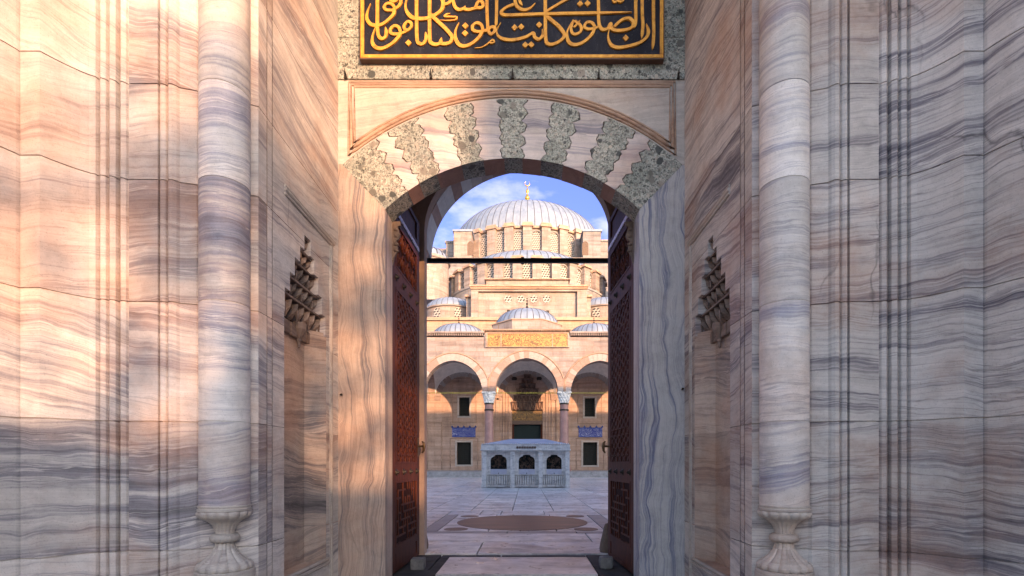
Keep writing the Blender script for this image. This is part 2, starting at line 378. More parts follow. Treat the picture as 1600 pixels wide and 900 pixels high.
def lead():
    m, t = newmat('weathered_lead_sheet'); p = t.pos(); z = t.sep(p)[2]
    c = t.ramp(t.noise(t.mapping(p, (1, 1, .4)), 1.6, 7, .65), [(.3, (.15, .21, .31)), (.5, (.225, .285, .39)), (.7, (.29, .345, .43))])
    t.out(c, .55, .0, .5); t.bump(t.noise(p, 3, 4, .6), .15, .05); return m
M['lead'] = lead()
M['lead_seam'] = simple('lead_seam', (.09, .10, .12), .6, .3, 3, 0, 0)
def screen():
    m, t = newmat('pierced_window_screen'); p = t.pos(); x, y, z = t.sep(p)
    hh = t.math('ADD', t.math('MULTIPLY', x, 1), t.math('MULTIPLY', y, .35))
    v = t.comb(t.math('SUBTRACT', hh, t.math('MULTIPLY', z, .577)), t.math('MULTIPLY', z, 1.155), 0.0)
    d = t.vor(t.mapping(v, (1, 1, 1), (0, 0, 0)), 3.3, 'Distance', rnd=.0)
    c = t.ramp(d, [(.33, (.025, .03, .04)), (.40, (.42, .39, .37))])
    t.out(c, .7); return m
M['screen'] = screen()
def scrollwork(name, ground, ink, scale=5.0, lo=.2, hi=.31, rough=.5):
    m, t = newmat(name); p = t.pos(); x, y, z = t.sep(p)
    v = t.comb(x, z, 0.0)
    n = t.noise(t.mapping(v, (1, 1.3, 1)), scale, 2, .5, 1.2)
    f = t.math('ABSOLUTE', t.math('SUBTRACT', t.math('FRACT', t.math('MULTIPLY', n, 7.0)), .5))
    k = t.ramp(f, [(lo, 1.0), (hi, 0.0)])
    t.out(t.mix(k, ground, ink), rough); return m
M['gold_script'] = scrollwork('gilded_inscription', (.15, .075, .025), (.44, .25, .065), 1.7)
M['gold_script_dark'] = scrollwork('gilded_lintel_inscription', (.07, .04, .02), (.36, .2, .05), 2.6)
M['blue_tile'] = scrollwork('blue_tile_script', (.01, .03, .24), (.42, .46, .62), 2.6, .05, .13)
M['blue'] = simple('blue_tile', (.02, .06, .3), .35, .3, 4, 0, 0)

def slab_mat():
    m, t = newmat('paving_marble'); p = t.pos(); x, y, z = t.sep(p); r = t.island()
    off = t.math('MULTIPLY', r, 37.0)
    v = t.comb(t.math('ADD', x, off), t.math('ADD', t.math('MULTIPLY', y, 1.0), off), off)
    w = t.noise(v, .9, 4, .6)
    vv = t.comb(t.math('MULTIPLY', x, .35), t.math('ADD', t.math('MULTIPLY', y, 2.2), t.math('ADD', t.math('MULTIPLY', w, 2.6), off)), off)
    a = t.noise(vv, 1.6, 8, .62)
    col = t.ramp(a, [(.34, (.27, .265, .27)), (.45, (.5, .49, .5)), (.54, (.68, .665, .66)), (.66, (.76, .74, .73))])
    tint = t.ramp(r, [(0, (.82, .8, .8)), (.35, (1.0, .98, .97)), (.6, (.93, .9, .92)), (.8, (1.06, .98, .92)), (1, (.86, .86, .9))])
    col = t.mix(1, col, tint, 'MULTIPLY')
    col = t.mix(1, col, t.ramp(t.noise(p, 2.2, 7, .7), [(.3, .55), (.56, 1.04)]), 'MULTIPLY')
    col = t.mix(.6, col, t.ramp(t.noise(t.mapping(p, (1, 1, 1), (9, 9, 0)), .45, 6, .65), [(.36, .6), (.58, 1.05)]), 'MULTIPLY')
    t.out(col, t.ramp(t.noise(p, 5, 5, .6), [(.3, .22), (.7, .5)]), spec=.5); t.bump(t.noise(p, 9, 5, .65), .25, .012)
    return m
M['slab'] = slab_mat()
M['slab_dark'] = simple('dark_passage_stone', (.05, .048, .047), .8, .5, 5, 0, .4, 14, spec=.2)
M['ground'] = simple('ground_stone', (.12, .11, .105), .8, .4, 2, 0, .3, 20)
M['plaza'] = simple('plaza_paving', (.34, .31, .28), .7, .3, 1.2, 0, .3, 12)
def porphyry():
    m, t = newmat('porphyry_disc'); p = t.pos()
    c = t.ramp(t.noise(t.mapping(p, (.4, 4.5, 1)), 2.0, 8, .68), [(.36, (.022, .011, .01)), (.48, (.055, .025, .02)), (.6, (.11, .05, .04)), (.68, (.19, .10, .08))])
    t.out(c, .4, spec=.25); return m
M['porphyry'] = porphyry()
M['marble_blue'] = simple('bluish_marble', (.62, .64, .74), .5, .15, 5)
M['grille'] = simple('painted_grille', (.2, .13, .09), .5, .6, 9)
def fount():
    m, t = newmat('fountain_marble'); p = t.pos()
    c = t.ramp(t.noise(t.mapping(p, (1, 1, 3)), 2.5, 7, .65), [(.32, (.52, .52, .52)), (.5, (.80, .79, .76)), (.68, (.88, .86, .82))])
    c = t.mix(.45, c, t.ramp(t.noise(t.mapping(p, (5, 5, .5)), 1.6, 6, .7), [(.34, (.5, .46, .40)), (.52, (1, 1, 1))]), 'MULTIPLY')
    c = t.mix(.6, c, t.ramp(t.noise(p, 11, 5, .7), [(.32, .6), (.5, 1.0)]), 'MULTIPLY')
    t.out(c, .55, spec=.35); t.bump(t.noise(p, 12, 5, .6), .3, .02); return m
M['fount'] = fount()
M['pink_col'] = simple('pink_granite', (.36, .2, .18), .4, .3, 3, 0, .1, 30)

# ------------------------------------------------------------------ the setting
def slabs(mb, x0, x1, y0, y1, g=.008, zt=0.0, zb=-.05):
    jz = random.uniform(-.002, .002); b = .005
    A = [(x0 + g, y0 + g, zb), (x1 - g, y0 + g, zb), (x1 - g, y1 - g, zb), (x0 + g, y1 - g, zb)]
    B = [(x, y, zt + jz - b) for x, y, _ in A]
    C = [(x0 + g + b, y0 + g + b, zt + jz), (x1 - g - b, y0 + g + b, zt + jz), (x1 - g - b, y1 - g - b, zt + jz), (x0 + g + b, y1 - g - b, zt + jz)]
    mb.add(A + B + C, [[0, 1, 5, 4], [1, 2, 6, 5], [2, 3, 7, 6], [3, 0, 4, 7], [4, 5, 9, 8], [5, 6, 10, 9], [6, 7, 11, 10], [7, 4, 8, 11], [8, 9, 10, 11]])

g = MB(); g.add([(-900, -700, -.06), (900, -700, -.06), (900, 1500, -.06), (-900, 1500, -.06)], [[0, 1, 2, 3]])
tag(g.build('ground', M['ground']), kind='structure')
g = MB()
rp_ = random.Random(3)
y = -40.0
while y < 1.0:
    ln = rp_.uniform(1.1, 1.7); x = -26 + rp_.uniform(-1, 0)
    while x < 26:
        w = rp_.uniform(1.2, 2.6); slabs(g, x, x + w, y, min(y + ln, 4.6)); x += w
    y += ln
g2 = MB()
tag(g.build('plaza_pavement', M['plaza']), kind='structure')
g = MB(); x = -1.7
for x0, x1, y0, y1 in [(-3.2, 0, y, 3.6), (0, 3.0, y, 3.6), (-3.2, -.8, 3.6, 4.68), (-.8, .9, 3.6, 4.68), (.9, 3.0, 3.6, 4.68)]:
    slabs(g, x0, x1, y0, y1)
tag(g.build('portal_floor', M['plaza']), kind='structure')

# passage floor: dark worn stones round a pale threshold slab
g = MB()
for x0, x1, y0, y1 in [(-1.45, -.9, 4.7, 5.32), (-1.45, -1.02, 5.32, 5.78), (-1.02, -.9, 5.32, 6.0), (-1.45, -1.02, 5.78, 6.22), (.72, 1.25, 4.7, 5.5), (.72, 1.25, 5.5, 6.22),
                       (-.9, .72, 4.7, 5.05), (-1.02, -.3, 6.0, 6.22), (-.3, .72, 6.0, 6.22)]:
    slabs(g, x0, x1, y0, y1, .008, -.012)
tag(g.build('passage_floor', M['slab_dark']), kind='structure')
g = MB(); slabs(g, -.9, .715, 5.06, 5.99, .004, .006)
tag(g.build('threshold_slab', M['slab']), kind='structure')

g = MB(); rr = random.Random(11)
def row(y0, y1, xs):
    for a, b in zip(xs[:-1], xs[1:]): slabs(g, a, b, y0, y1)
row(6.24, 7.16, [-8, -5.5, -3.1, -1.62, -.62 + .02, 1.33, 3.2, 5.5, 8])
row(7.16, 8.05, [-8, -6, -3.8, -2.35, .93, 2.9, 5.2, 8])
# frame of the roundel square
fx0, fx1, fy0, fy1, ix0, ix1, iy0, iy1 = -1.70, 1.60, 8.05, 11.9, -1.445, 1.30, 8.30, 10.98
gf = MB()
for (x0, x1, y0, y1) in [(fx0, -.3, fy0, iy0), (-.3, .8, fy0, iy0), (.8, fx1, fy0, iy0), (fx0, ix0, iy0, 9.6), (fx0, ix0, 9.6, iy1), (ix1, fx1, iy0, 9.2), (ix1, fx1, 9.2, iy1)]:
    slabs(gf, x0, x1, y0, y1)
for xs in [(fx0, -1.0), (-1.0, -.55), (-.55, .4), (.4, fx1)]: slabs(g, xs[0], xs[1], iy1, fy1)
for (x0, x1, y0, y1) in [(ix0, -.62, iy0, iy1), (-.62, -.1, iy0, iy1), (-.1, .5, iy0, iy1), (.5, ix1, iy0, iy1)]: slabs(g, x0, x1, y0, y1)
for sx in (-1, 1):
    e = fx0 if sx < 0 else fx1
    for k in range(4):
        for (a, b) in ((0, 1.3), (1.3, 2.9), (2.9, 6.5)):
            xa, xb = sorted((e + sx * a, e + sx * b)); slabs(g, xa, xb, 8.05 + k * .9625, 8.05 + (k + 1) * .9625)
# the big court: strips of long slabs
xs = [-26 + 0.0]
while xs[-1] < 26: xs.append(xs[-1] + rr.choice((.9, .96, 1.0, 1.2)))
xs0 = [-27.2 + .96 * i for i in range(57)]
for i, (a, b) in enumerate(zip(xs0[:-1], xs0[1:])):
    y = 11.9
    while y < 40.2:
        ln = rr.uniform(1.4, 4.6)
        if y + ln > 39.2: ln = 40.25 - y
        slabs(g, a - .0, b, y, y + ln); y += ln
pv = tag(g.build('courtyard_pavement', M['slab']), kind='structure')
M['slab_band'] = simple('grey_paving_band', (.2, .19, .19), .45, .4, 3, 0, .3, 12)
tag(gf.build('pavement_band', M['slab_band']), kind='structure')
def disc(mb, cx, cy, r, z, n=64):
    vs = [(cx + r * math.cos(2 * math.pi * i / n), cy + r * math.sin(2 * math.pi * i / n), z) for i in range(n)]
    lo = [(x, y, z - .008) for x, y, _ in vs]
    mb.add(vs + lo, [list(range(n))] + [[n + i, n + (i + 1) % n, (i + 1) % n, i] for i in range(n)])
g = MB(); disc(g, -.07, 9.6, 1.215, .005); tag(g.build('pavement_roundel', M['porphyry']), kind='structure')
g = MB()
for cx, cy, r in ((-1.17, 10.62, .19), (1.02, 10.66, .19), (-1.17, 8.55, .2), (1.0, 8.55, .2)): disc(g, cx, cy, r, .0055, 32)
tag(g.build('pavement_inlay', M['porphyry']), kind='structure')

# ------------------------------------------------------------------ the gate portal
X0 = -.135; GD = 4.70; SWU = 1.59; TOPZ = 9.0
portal = thing('gate_portal', (X0, 4.7, 0), 'deep banded marble portal with engaged columns and striped arch, its red doors standing open', 'portal')
HALF = [(1.59, 3.30), (1.885, 3.175), (1.9, 3.16), (1.985, 3.135), (1.995, 3.118), (2.01, 3.104), (2.03, 3.1), (2.042, 3.112), (2.05, 3.122), (2.056, 3.11),
        (2.068, 3.102), (2.08, 3.1), (2.085, 3.135), (2.092, 3.135), (2.096, 3.1), (2.27, 3.1), (2.272, 3.108), (2.278, 3.108), (2.284, 3.094), (2.302, 3.08), (2.316, 3.09),
        (2.322, 3.118), (2.329, 3.118), (2.333, 3.078), (2.352, 3.06), (2.366, 3.07), (2.37, 3.085), (2.377, 3.085), (2.382, 3.065), (2.402, 3.052), (2.414, 3.06), (2.418, 3.08), (2.426, 3.045),
        (2.45, 3.03), (2.48, 3.0), (2.505, 2.97), (2.53, 2.935), (2.552, 2.9), (2.568, 2.872), (2.578, 2.856), (2.686, 2.856), (2.69, 2.865), (2.695, 2.84), (2.71, 2.8), (2.735, 2.74), (2.77, 2.675),
        (2.82, 2.6), (2.88, 2.53), (2.95, 2.47), (3.02, 2.43), (3.1, 2.4), (3.1, 1.3), (3.16, 1.24), (3.25, 1.2), (6.0, 1.2)]
def sweep(mb, prof, zs, seams, sgn):
    n = len(prof); nor = []
    for i in range(n):
        a = Vector(prof[max(i - 1, 0)]); b = Vector(prof[min(i + 1, n - 1)]); t = (b - a); t.normalize()
        nor.append(Vector((t.y, -t.x)))
    rows = []; rng = random.Random(5)
    def ring(z, off=0, wob=0):
        rows.append([(X0 + sgn * (p[0] - nrm.x * off * -1), p[1] - nrm.y * off * -1, z) for p, nrm in zip(prof, nor)])
    zl = [zs[0]] + [s for s in seams if zs[0] < s < zs[1]] + [zs[1]]
    ring(zl[0])
    for s in zl[1:-1]: ring(s - .004); ring(s - .003, -.009); ring(s + .002, -.009); ring(s + .003)
    ring(zl[-1])
    if sgn > 0: rows = [r[::-1] for r in rows]
    mb.grid(rows)
for sgn in (-1, 1):
    mb = MB(); cuts = [0, [i for i, q in enumerate(HALF) if q[0] == 2.27][0], [i for i, q in enumerate(HALF) if q[0] == 3.1][0], len(HALF) - 1]
    for c0, c1 in zip(cuts[:-1], cuts[1:]): sweep(mb, HALF[c0:c1 + 1], (0, TOPZ), SEAMS, sgn)
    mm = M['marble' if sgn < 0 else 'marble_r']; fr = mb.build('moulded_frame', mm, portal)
    # outer corner blocks: low moulded plinth at the foot
    # engaged column
    cx, cy = X0 + sgn * 1.747, 3.2
    mb = MB(); prof = [(.141, .822)]
    for s in SEAMS[1:]: prof += [(.141, s - .003), (.137, s - .0015), (.137, s + .0015), (.141, s + .003)]
    prof += [(.141, TOPZ)]
    mb.lathe(prof, (cx, cy, 0), 40)
    col = mb.build('engaged_column', M['marble_col'], portal, smooth=True, angle=40)
    mb = MB()
    mb.lathe([(.138, .842), (.148, .84), (.148, .832), (.144, .83), (.144, .822), (.15, .82), (.15, .808), (.145, .806)], (cx, cy, 0), 48)
    def lob(a, z):
        return 1 + .045 * (abs(math.sin(a * 7)) - .5) * 2
    def flu(a, z): return 1 - .09 * max(0, math.cos(a * 14)) ** 2
    mb.lathe([(.143, .806), (.149, .80), (.15, .787), (.141, .77), (.122, .757)], (cx, cy, 0), 112, mod=lob)
    mb.lathe([(.123, .759), (.096, .742), (.073, .722), (.062, .70), (.054, .68), (.052, .662)], (cx, cy, 0), 112, mod=flu)
    mb.lathe([(.05, .664), (.07, .661), (.082, .65), (.085, .636), (.082, .622), (.07, .612), (.05, .609)], (cx, cy, 0), 96, mod=lambda a, z: 1 + .02 * math.sin(a * 18 + z * 70))
    mb.lathe([(.052, .611), (.055, .59), (.066, .56), (.088, .53), (.118, .505), (.135, .49)], (cx, cy, 0), 112, mod=flu)
    mb.lathe([(.134, .492), (.15, .478), (.156, .462), (.153, .445), (.145, .438)], (cx, cy, 0), 112, mod=lob)
    mb.lathe([(.15, .44), (.165, .436), (.168, .42), (.168, .38), (.155, .37), (.155, .1), (.175, .09), (.175, 0)], (cx, cy, 0), 48)
    mb.build('column_base', M['marble_plain'], col, smooth=True, angle=50)
    # side wall with the stepped niche opening
    tiers = [(.28, 2.19, 3.65, 4.42), (2.19, 2.36, 3.66, 4.40), (2.36, 2.50, 3.74, 4.33), (2.50, 2.64, 3.82, 4.25), (2.64, 2.76, 3.91, 4.17), (2.76, 2.88, 3.985, 4.10)]
    ys = sorted({3.30, GD} | {t[2] for t in tiers} | {t[3] for t in tiers} | {3.405, 3.412, 3.475, 3.482})
    zs = sorted({0, TOPZ} | {t[0] for t in tiers} | {t[1] for t in tiers} | {s + d for s in SEAMS for d in (-.002, .002)})
    mb = MB(); xw = X0 + sgn * SWU; xb = X0 + sgn * (SWU + .012)
    def hole(yc, zc): return any(t[0] < zc < t[1] and t[2] < yc < t[3] for t in tiers)
    for y0, y1 in zip(ys[:-1], ys[1:]):
        for z0, z1 in zip(zs[:-1], zs[1:]):
            if hole((y0 + y1) / 2, (z0 + z1) / 2): continue
            gr = any(abs((z0 + z1) / 2 - s) < .001 for s in SEAMS) or (y1 - y0) < .008
            xx = xb if gr else xw
            q = [(xx, y0, z0), (xx, y1, z0), (xx, y1, z1), (xx, y0, z1)]
            mb.add(q if sgn < 0 else q[::-1], [[0, 1, 2, 3]])
    # reveal of the opening, a hand thick
    dep = .20
    for t0, t1, a, b in tiers:
        for yy in (a, b):
            mb.add([(xw, yy, t0), (xw + sgn * dep, yy, t0), (xw + sgn * dep, yy, t1), (xw, yy, t1)], [[0, 1, 2, 3]])
    for (t, u) in zip(tiers[:-1], tiers[1:]):
        for a, b in ((t[2], u[2]), (u[3], t[3])):
            mb.add([(xw, a, t[1]), (xw, b, t[1]), (xw + sgn * dep, b, t[1]), (xw + sgn * dep, a, t[1])], [[0, 1, 2, 3]])
    t = tiers[-1]; mb.add([(xw, t[2], t[1]), (xw, t[3], t[1]), (xw + sgn * dep, t[3], t[1]), (xw + sgn * dep, t[2], t[1])], [[0, 1, 2, 3]])
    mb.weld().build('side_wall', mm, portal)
    # the niche itself: three-sided recess
    mb = MB(); n0, n1 = 3.65, 4.42; D = .125
    A = [(n0, .0), (n0 + .05, D * .9), (n0 + .1, D), (n1 - .15, D), (n1, 0)]
    lo = [(xw + sgn * d, yy, .28) for yy, d in A]; hi = [(xw + sgn * d, yy, 2.22) for yy, d in A]
    mb.strip(lo, hi); mb.add(lo, [[0, 1, 2, 3, 4]])
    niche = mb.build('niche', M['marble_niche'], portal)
    # muqarnas hood: tiers of small faceted cells corbelling out to the wall face
    mb = MB(); rngm = random.Random(2)
    ncell = [0, 7, 6, 4, 3, 1]
    for k, (z0, z1, a, b) in enumerate(tiers):
        if k == 0: continue
        n = ncell[k]; w = (b - a) / n
        DH = .165; db = .13 - .006 * k; dt = .05 - .006 * k
        X = lambda d: xw + sgn * max(d, -.004)
        mb.add([(X(DH), a, z0), (X(DH), b, z0), (X(DH), b, z1), (X(DH), a, z1)], [[0, 1, 2, 3]])
        mb.add([(X(DH), a, z1 - .001), (X(DH), b, z1 - .001), (X(dt), b, z1 - .001), (X(dt), a, z1 - .001)], [[0, 1, 2, 3]])
        mb.box(min(X(dt - .006), X(dt + .012)), max(X(dt - .006), X(dt + .012)), a, b, z1 - .013, z1 + .001)
        for i in range(n):
            y0 = a + w * i; y1 = y0 + w; ym = (y0 + y1) / 2; h = z1 - z0
            TL, TR = (X(dt), y0, z1 - .018), (X(dt), y1, z1 - .018)
            TM = (X(db + .03), ym, z1 - .018)
            BL, BR = (X(db * .75), y0, z0 + h * .15), (X(db * .75), y1, z0 + h * .15)
            BM = (X(db + .025), ym, z0)
            SL, SR = (X(dt + .004), y0 + w * .12, z1 - .018 - h * .35), (X(dt + .004), y1 - w * .12, z1 - .018 - h * .35)
            mb.add([TL, SL, BL, BM, TM, BR, SR, TR], [[0, 1, 4], [1, 2, 3], [1, 3, 4], [7, 4, 6], [6, 4, 3], [6, 3, 5]])
            if k <= 3 and i % 2 == 0:       # hanging drops
                mb.add([(X(dt + .0), y1 - w * .16, z1 - .018 - h * .3), (X(dt + .0), y1 + w * .16, z1 - .018 - h * .3), (X(dt + .035), y1, z1 - h * .3), (X(dt + .012), y1, z0 - h * .05)], [[0, 1, 3], [1, 2, 3], [2, 0, 3], [0, 2, 1]])
    # lowest row of little arches and the pendant
    zb = 2.19; 
    for i in range(5):
        y0 = 3.68 + i * .143; mb.box(min(xw + sgn * (D - .03), xw + sgn * D), max(xw + sgn * (D - .03), xw + sgn * D), y0 + .012, y0 + .131, zb - .09, zb + .01, .006)
    mb.lathe([(.0, -.17), (.012, -.16), (.012, -.12), (.022, -.11), (.014, -.09), (.03, -.06), (.055, -.02), (.06, .03)], (xw + sgn * (D - .03), 4.1, zb), 10)
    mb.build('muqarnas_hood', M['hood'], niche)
    # mouldings round the niche
    mb = MB()
    for off, r in ((0, .013), (.03, .017), (.055, .01)):
        xm = xw - sgn * .002
        mb.tube([(xm, 3.652, 3.03 + off), (xm, 4.585 - .03 + off, 3.03 + off)], r)
        mb.tube([(xm, 4.50 + off, .0), (xm, 4.50 + off, 3.03 + off)], r * .6)
    mb.tube([(xw, 3.65, .27), (xw, 4.46, .27)], .018); mb.tube([(xw, 3.65, .23), (xw, 4.48, .23)], .012)
    mb.build('niche_moulding', M['marble_plain'], niche, smooth=True)

# gate wall pieces (plane at GD)
def G(px, py, d=GD): return ((px - CX) / F * GD, H + (CY - py) / F * GD)
XL, XR = PX(602, GD), PX(999, GD)
WL, WR = X0 - SWU, X0 + SWU
THK = .25
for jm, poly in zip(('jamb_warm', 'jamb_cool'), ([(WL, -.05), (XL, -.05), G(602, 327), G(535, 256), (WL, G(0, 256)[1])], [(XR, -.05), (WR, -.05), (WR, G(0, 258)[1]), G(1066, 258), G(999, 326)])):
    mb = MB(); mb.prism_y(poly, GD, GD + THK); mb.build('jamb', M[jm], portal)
def arc_in(s):  # s in -1..1
    Rr, hw = 285., 198.5; return (800.5 + s * hw, 247 + Rr - math.sqrt(Rr * Rr - (s * hw) ** 2))
def arc_out(s):
    Rr, hw = 395., 265.5; return (800.5 + s * hw, 155 + Rr - math.sqrt(Rr * Rr - (s * hw) ** 2))
SK = [-.93, -.645, -.32, 0, .32, .64, .93]
def scallop(r, ph):                   # joggled joint: round lobes with little nicks
    t = (r * 4.3 + ph) % 1.0
    big = math.sqrt(max(0, 1 - (2 * t - 1) ** 2))
    return .042 * (big - .62) + .005 * math.sin(r * 24 + ph * 9) + .004 * math.sin(r * 61 + ph * 5)
edges = []
for k, s in enumerate(SK):
    hw = .07
    edges.append((lambda r, s=s, k=k: max(-1, s - hw - scallop(r, k * .37)) if not (k == 0) else -1.0, lambda r, s=s, k=k: min(1, s + hw + scallop(r, k * .61 + .4)) if not (k == 6) else 1.0))
edges[0] = (lambda r: -1.0, lambda r: -.83 + scallop(r, .4) + .02 * (r - .5)); edges[6] = (lambda r: .83 - scallop(r, .3), lambda r: 1.0)
def block(mb, fl, fr_, y0, nr=60, na=5):
    def pt(r, s):
        a, b = arc_in(s), arc_out(s); return G(a[0] + (b[0] - a[0]) * r, a[1] + (b[1] - a[1]) * r)
    rows = []
    for i in range(nr + 1):
        r = i / nr; a, b = fl(r), fr_(r); rows.append([(*pt(r, a + (b - a) * j / na),) for j in range(na + 1)])
    mb.grid([[(x, y0, z) for x, z in rw] for rw in rows])
    lo = rows[0]
    mb.strip([(x, GD + THK, z) for x, z in lo], [(x, y0, z) for x, z in lo])
    for rows_ in ([rw[0] for rw in rows], [rw[-1] for rw in rows]):
        mb.strip([(x, y0, z) for x, z in rows_], [(x, y0 + .03, z) for x, z in rows_])
for k in range(7):
    mb = MB(); block(mb, edges[k][0], edges[k][1], GD - .003)
    mb.build('conglomerate_voussoir', M['conglo'], portal)
def under(fl, fr_): return (lambda r: fl(r) - .012, lambda r: fr_(r) + .012)
for k in range(6):
    mb = MB(); block(mb, lambda r: edges[k][1](r) + .006, lambda r: edges[k + 1][0](r) - .006, GD, 60, 8); mb.mi = 1
    # reddish underside
    lo = [G(*arc_in(edges[k][1](0) + (edges[k + 1][0](0) - edges[k][1](0)) * j / 8)) for j in range(9)]
    mb.strip([(x, GD + THK, z - .003) for x, z in lo], [(x, GD + .004, z - .003) for x, z in lo])
    mb.build('marble_voussoir', [M['marble_arch'], M['soffit']], portal)
mb = MB(); q_ = [-1 + 2 * i / 60 for i in range(61)]
mb.strip([(G(*arc_in(s_))[0], GD + .03, G(*arc_in(s_))[1] + .004) for s_ in q_], [(G(*arc_out(s_))[0], GD + .03, G(*arc_out(s_))[1]) for s_ in q_]); mb.build('arch_core', M['brownstone'], portal)
# spandrel panel between arch and lintel, with ribs
mb = MB(); N = 64; zt = G(0, 125)[1]
so = [-1 + 2 * i / N for i in range(N + 1)]
lo = [G(*arc_out(s)) for s in so]
lo = [(WL, G(0, 257)[1])] + lo + [(WR, G(0, 257)[1])]
mb.strip([(x, GD + .001, z) for x, z in lo], [(x, GD + .001, zt) for x, z in lo])
mb.build('spandrel_panel', M['marble_plain'], portal)
mb = MB()
def ringpath(off, x_l, x_r, yt):
    Rr = 395. + off; pts = []
    cy0 = 155 + 395.
    for i in range(49):
        x = x_l + (x_r - x_l) * i / 48
        yy = cy0 - math.sqrt(Rr * Rr - (x - 800.5) ** 2); pts.append((x, yy))
    return pts + [(x_r, yt), (x_l, yt)]
for off, xl, xr, yt, r in ((4, 545, 1055, 128, .012), (9, 549, 1051, 131.5, .02), (14, 554, 1046.5, 135.5, .012)):
    pth = [(G(x, y)[0], GD - .001, G(x, y)[1]) for x, y in ringpath(off, xl, xr, yt)]
    mb.tube(pth, r, 6, closed=True)
mb.build('spandrel_moulding', M['moulding'], portal, smooth=True)
# lintel and upper wall of conglomerate
mb = MB()
zl = [zt, G(0, 60)[1], G(0, -20)[1], 6.6, 7.4, TOPZ]
for i in range(len(zl) - 1):
    xsb = [WL, PX(600, GD) + .2 * (i % 2), PX(760, GD), PX(800 + 60 * (i % 2), GD), PX(1010, GD), WR]
    if i == 0: xsb = [WL, PX(688, GD), PX(800, GD), PX(930, GD), WR]
    for a, b in zip(xsb[:-1], xsb[1:]): mb.box(a + .001, b - .001, GD - .012, GD + THK, zl[i] + .0015, zl[i + 1] - .001, .003)
mb.build('lintel', M['conglo'], portal)
for px in (541, 674, 801, 935, 1059):
    mb = MB(); x, z = G(px, 124.5)
    mb.tube([(x, GD + .01, z + .03), (x, GD - .035, z + .03), (x, GD - .045, z + .07)], [.008, .008, .003], 6)
    mb.tube([(x, GD - .02, z - .004), (x, GD - .02, z + .05)], [.014, .006], 6)
    mb.build('iron_hook', M['iron'], portal)
for px, py in ((534, 617), (1066, 608)):
    mb = MB(); x, z = G(px, py); mb.tube([(x, GD + .01, z), (x, GD - .03, z), (x + (.012 if px < 800 else -.012), GD - .035, z)], .009, 6); mb.build('iron_pin', M['iron'], portal)
# carved corbels under the arch ends
for sgn, xe in ((-1, XL), (1, XR)):
    mb = MB()
    prof = [(0, 3.44), (.075, 3.44), (.075, 3.40), (.05, 3.395), (.06, 3.35), (.075, 3.31), (.06, 3.27), (.035, 3.25), (.05, 3.2), (.045, 3.15), (.02, 3.1), (.0, 3.02)]
    poly = [(xe - sgn * .0 - sgn * d, z) for d, z in prof]
    if sgn < 0: poly = poly[::-1]
    mb.prism_y(poly, GD + THK + .001, GD + THK + .03)
    for z in (3.36, 3.3, 3.22, 3.16): mb.lathe([(.0, -.02), (.022, -.012), (.026, 0), (.022, .012), (0, .02)], (xe - sgn * .035, GD + THK + .01, z), 8)
    mb.build('corbel', M['brownstone'], portal)
# passage: side walls, ceiling, rear arch
mb = MB()
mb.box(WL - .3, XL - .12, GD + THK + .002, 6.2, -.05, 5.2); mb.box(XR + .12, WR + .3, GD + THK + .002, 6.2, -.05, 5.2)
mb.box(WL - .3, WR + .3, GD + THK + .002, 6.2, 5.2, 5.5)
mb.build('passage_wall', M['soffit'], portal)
mb = MB(); RXL, RXR, RZ0, RB, RY0, RY1 = -1.232, 1.03, 3.92, .95, 6.2, 6.36
cxr, ha = (RXL + RXR) / 2, (RXR - RXL) / 2
pts = [(cxr - ha * math.cos(math.pi * i / 40), RZ0 + RB * math.sin(math.pi * i / 40)) for i in range(41)]
top = [(x, 5.2) for x, z in pts]
for yy in (RY0, RY1): mb.strip([(x, yy, z) for x, z in pts], [(x, yy, 5.6) for x, z in pts])
full = [(RXL, -.05)] + pts + [(RXR, -.05)]
mb.strip([(x, RY0, z) for x, z in full], [(x, RY1, z) for x, z in full])
for a, b in ((WL - .3, RXL), (RXR, WR + .3)):
    for yy in (RY0, RY1): mb.add([(a, yy, -.05), (b, yy, -.05), (b, yy, 5.6), (a, yy, 5.6)], [[0, 1, 2, 3]])
mb.build('rear_arch', M['soffit_plain'] if 'soffit_plain' in M else simple('brown_plaster', (.42, .29, .23), .75, .35, 3, 0, .2, 20), portal)
# hood; unseen upper block and flanking range, height set to shadow the court
mb = MB(); mb.box(-7, 7, 1.25, 6.55, TOPZ, 14.5); mb.build('shading_upper_block', M['facing'], portal)
mb = MB()
for a, b in ((-48, WL - .3), (WR + .3, 48)): mb.box(a, b, 4.98, 6.5, -.05, 14.4)
for a, b in ((-7, X0 - 6.0 + .02), (X0 + 6.0 - .02, 7)): mb.box(a, b, 1.21, 4.97, -.05, TOPZ - .01)
mb.build('shading_range_wall', M['facing'], portal)

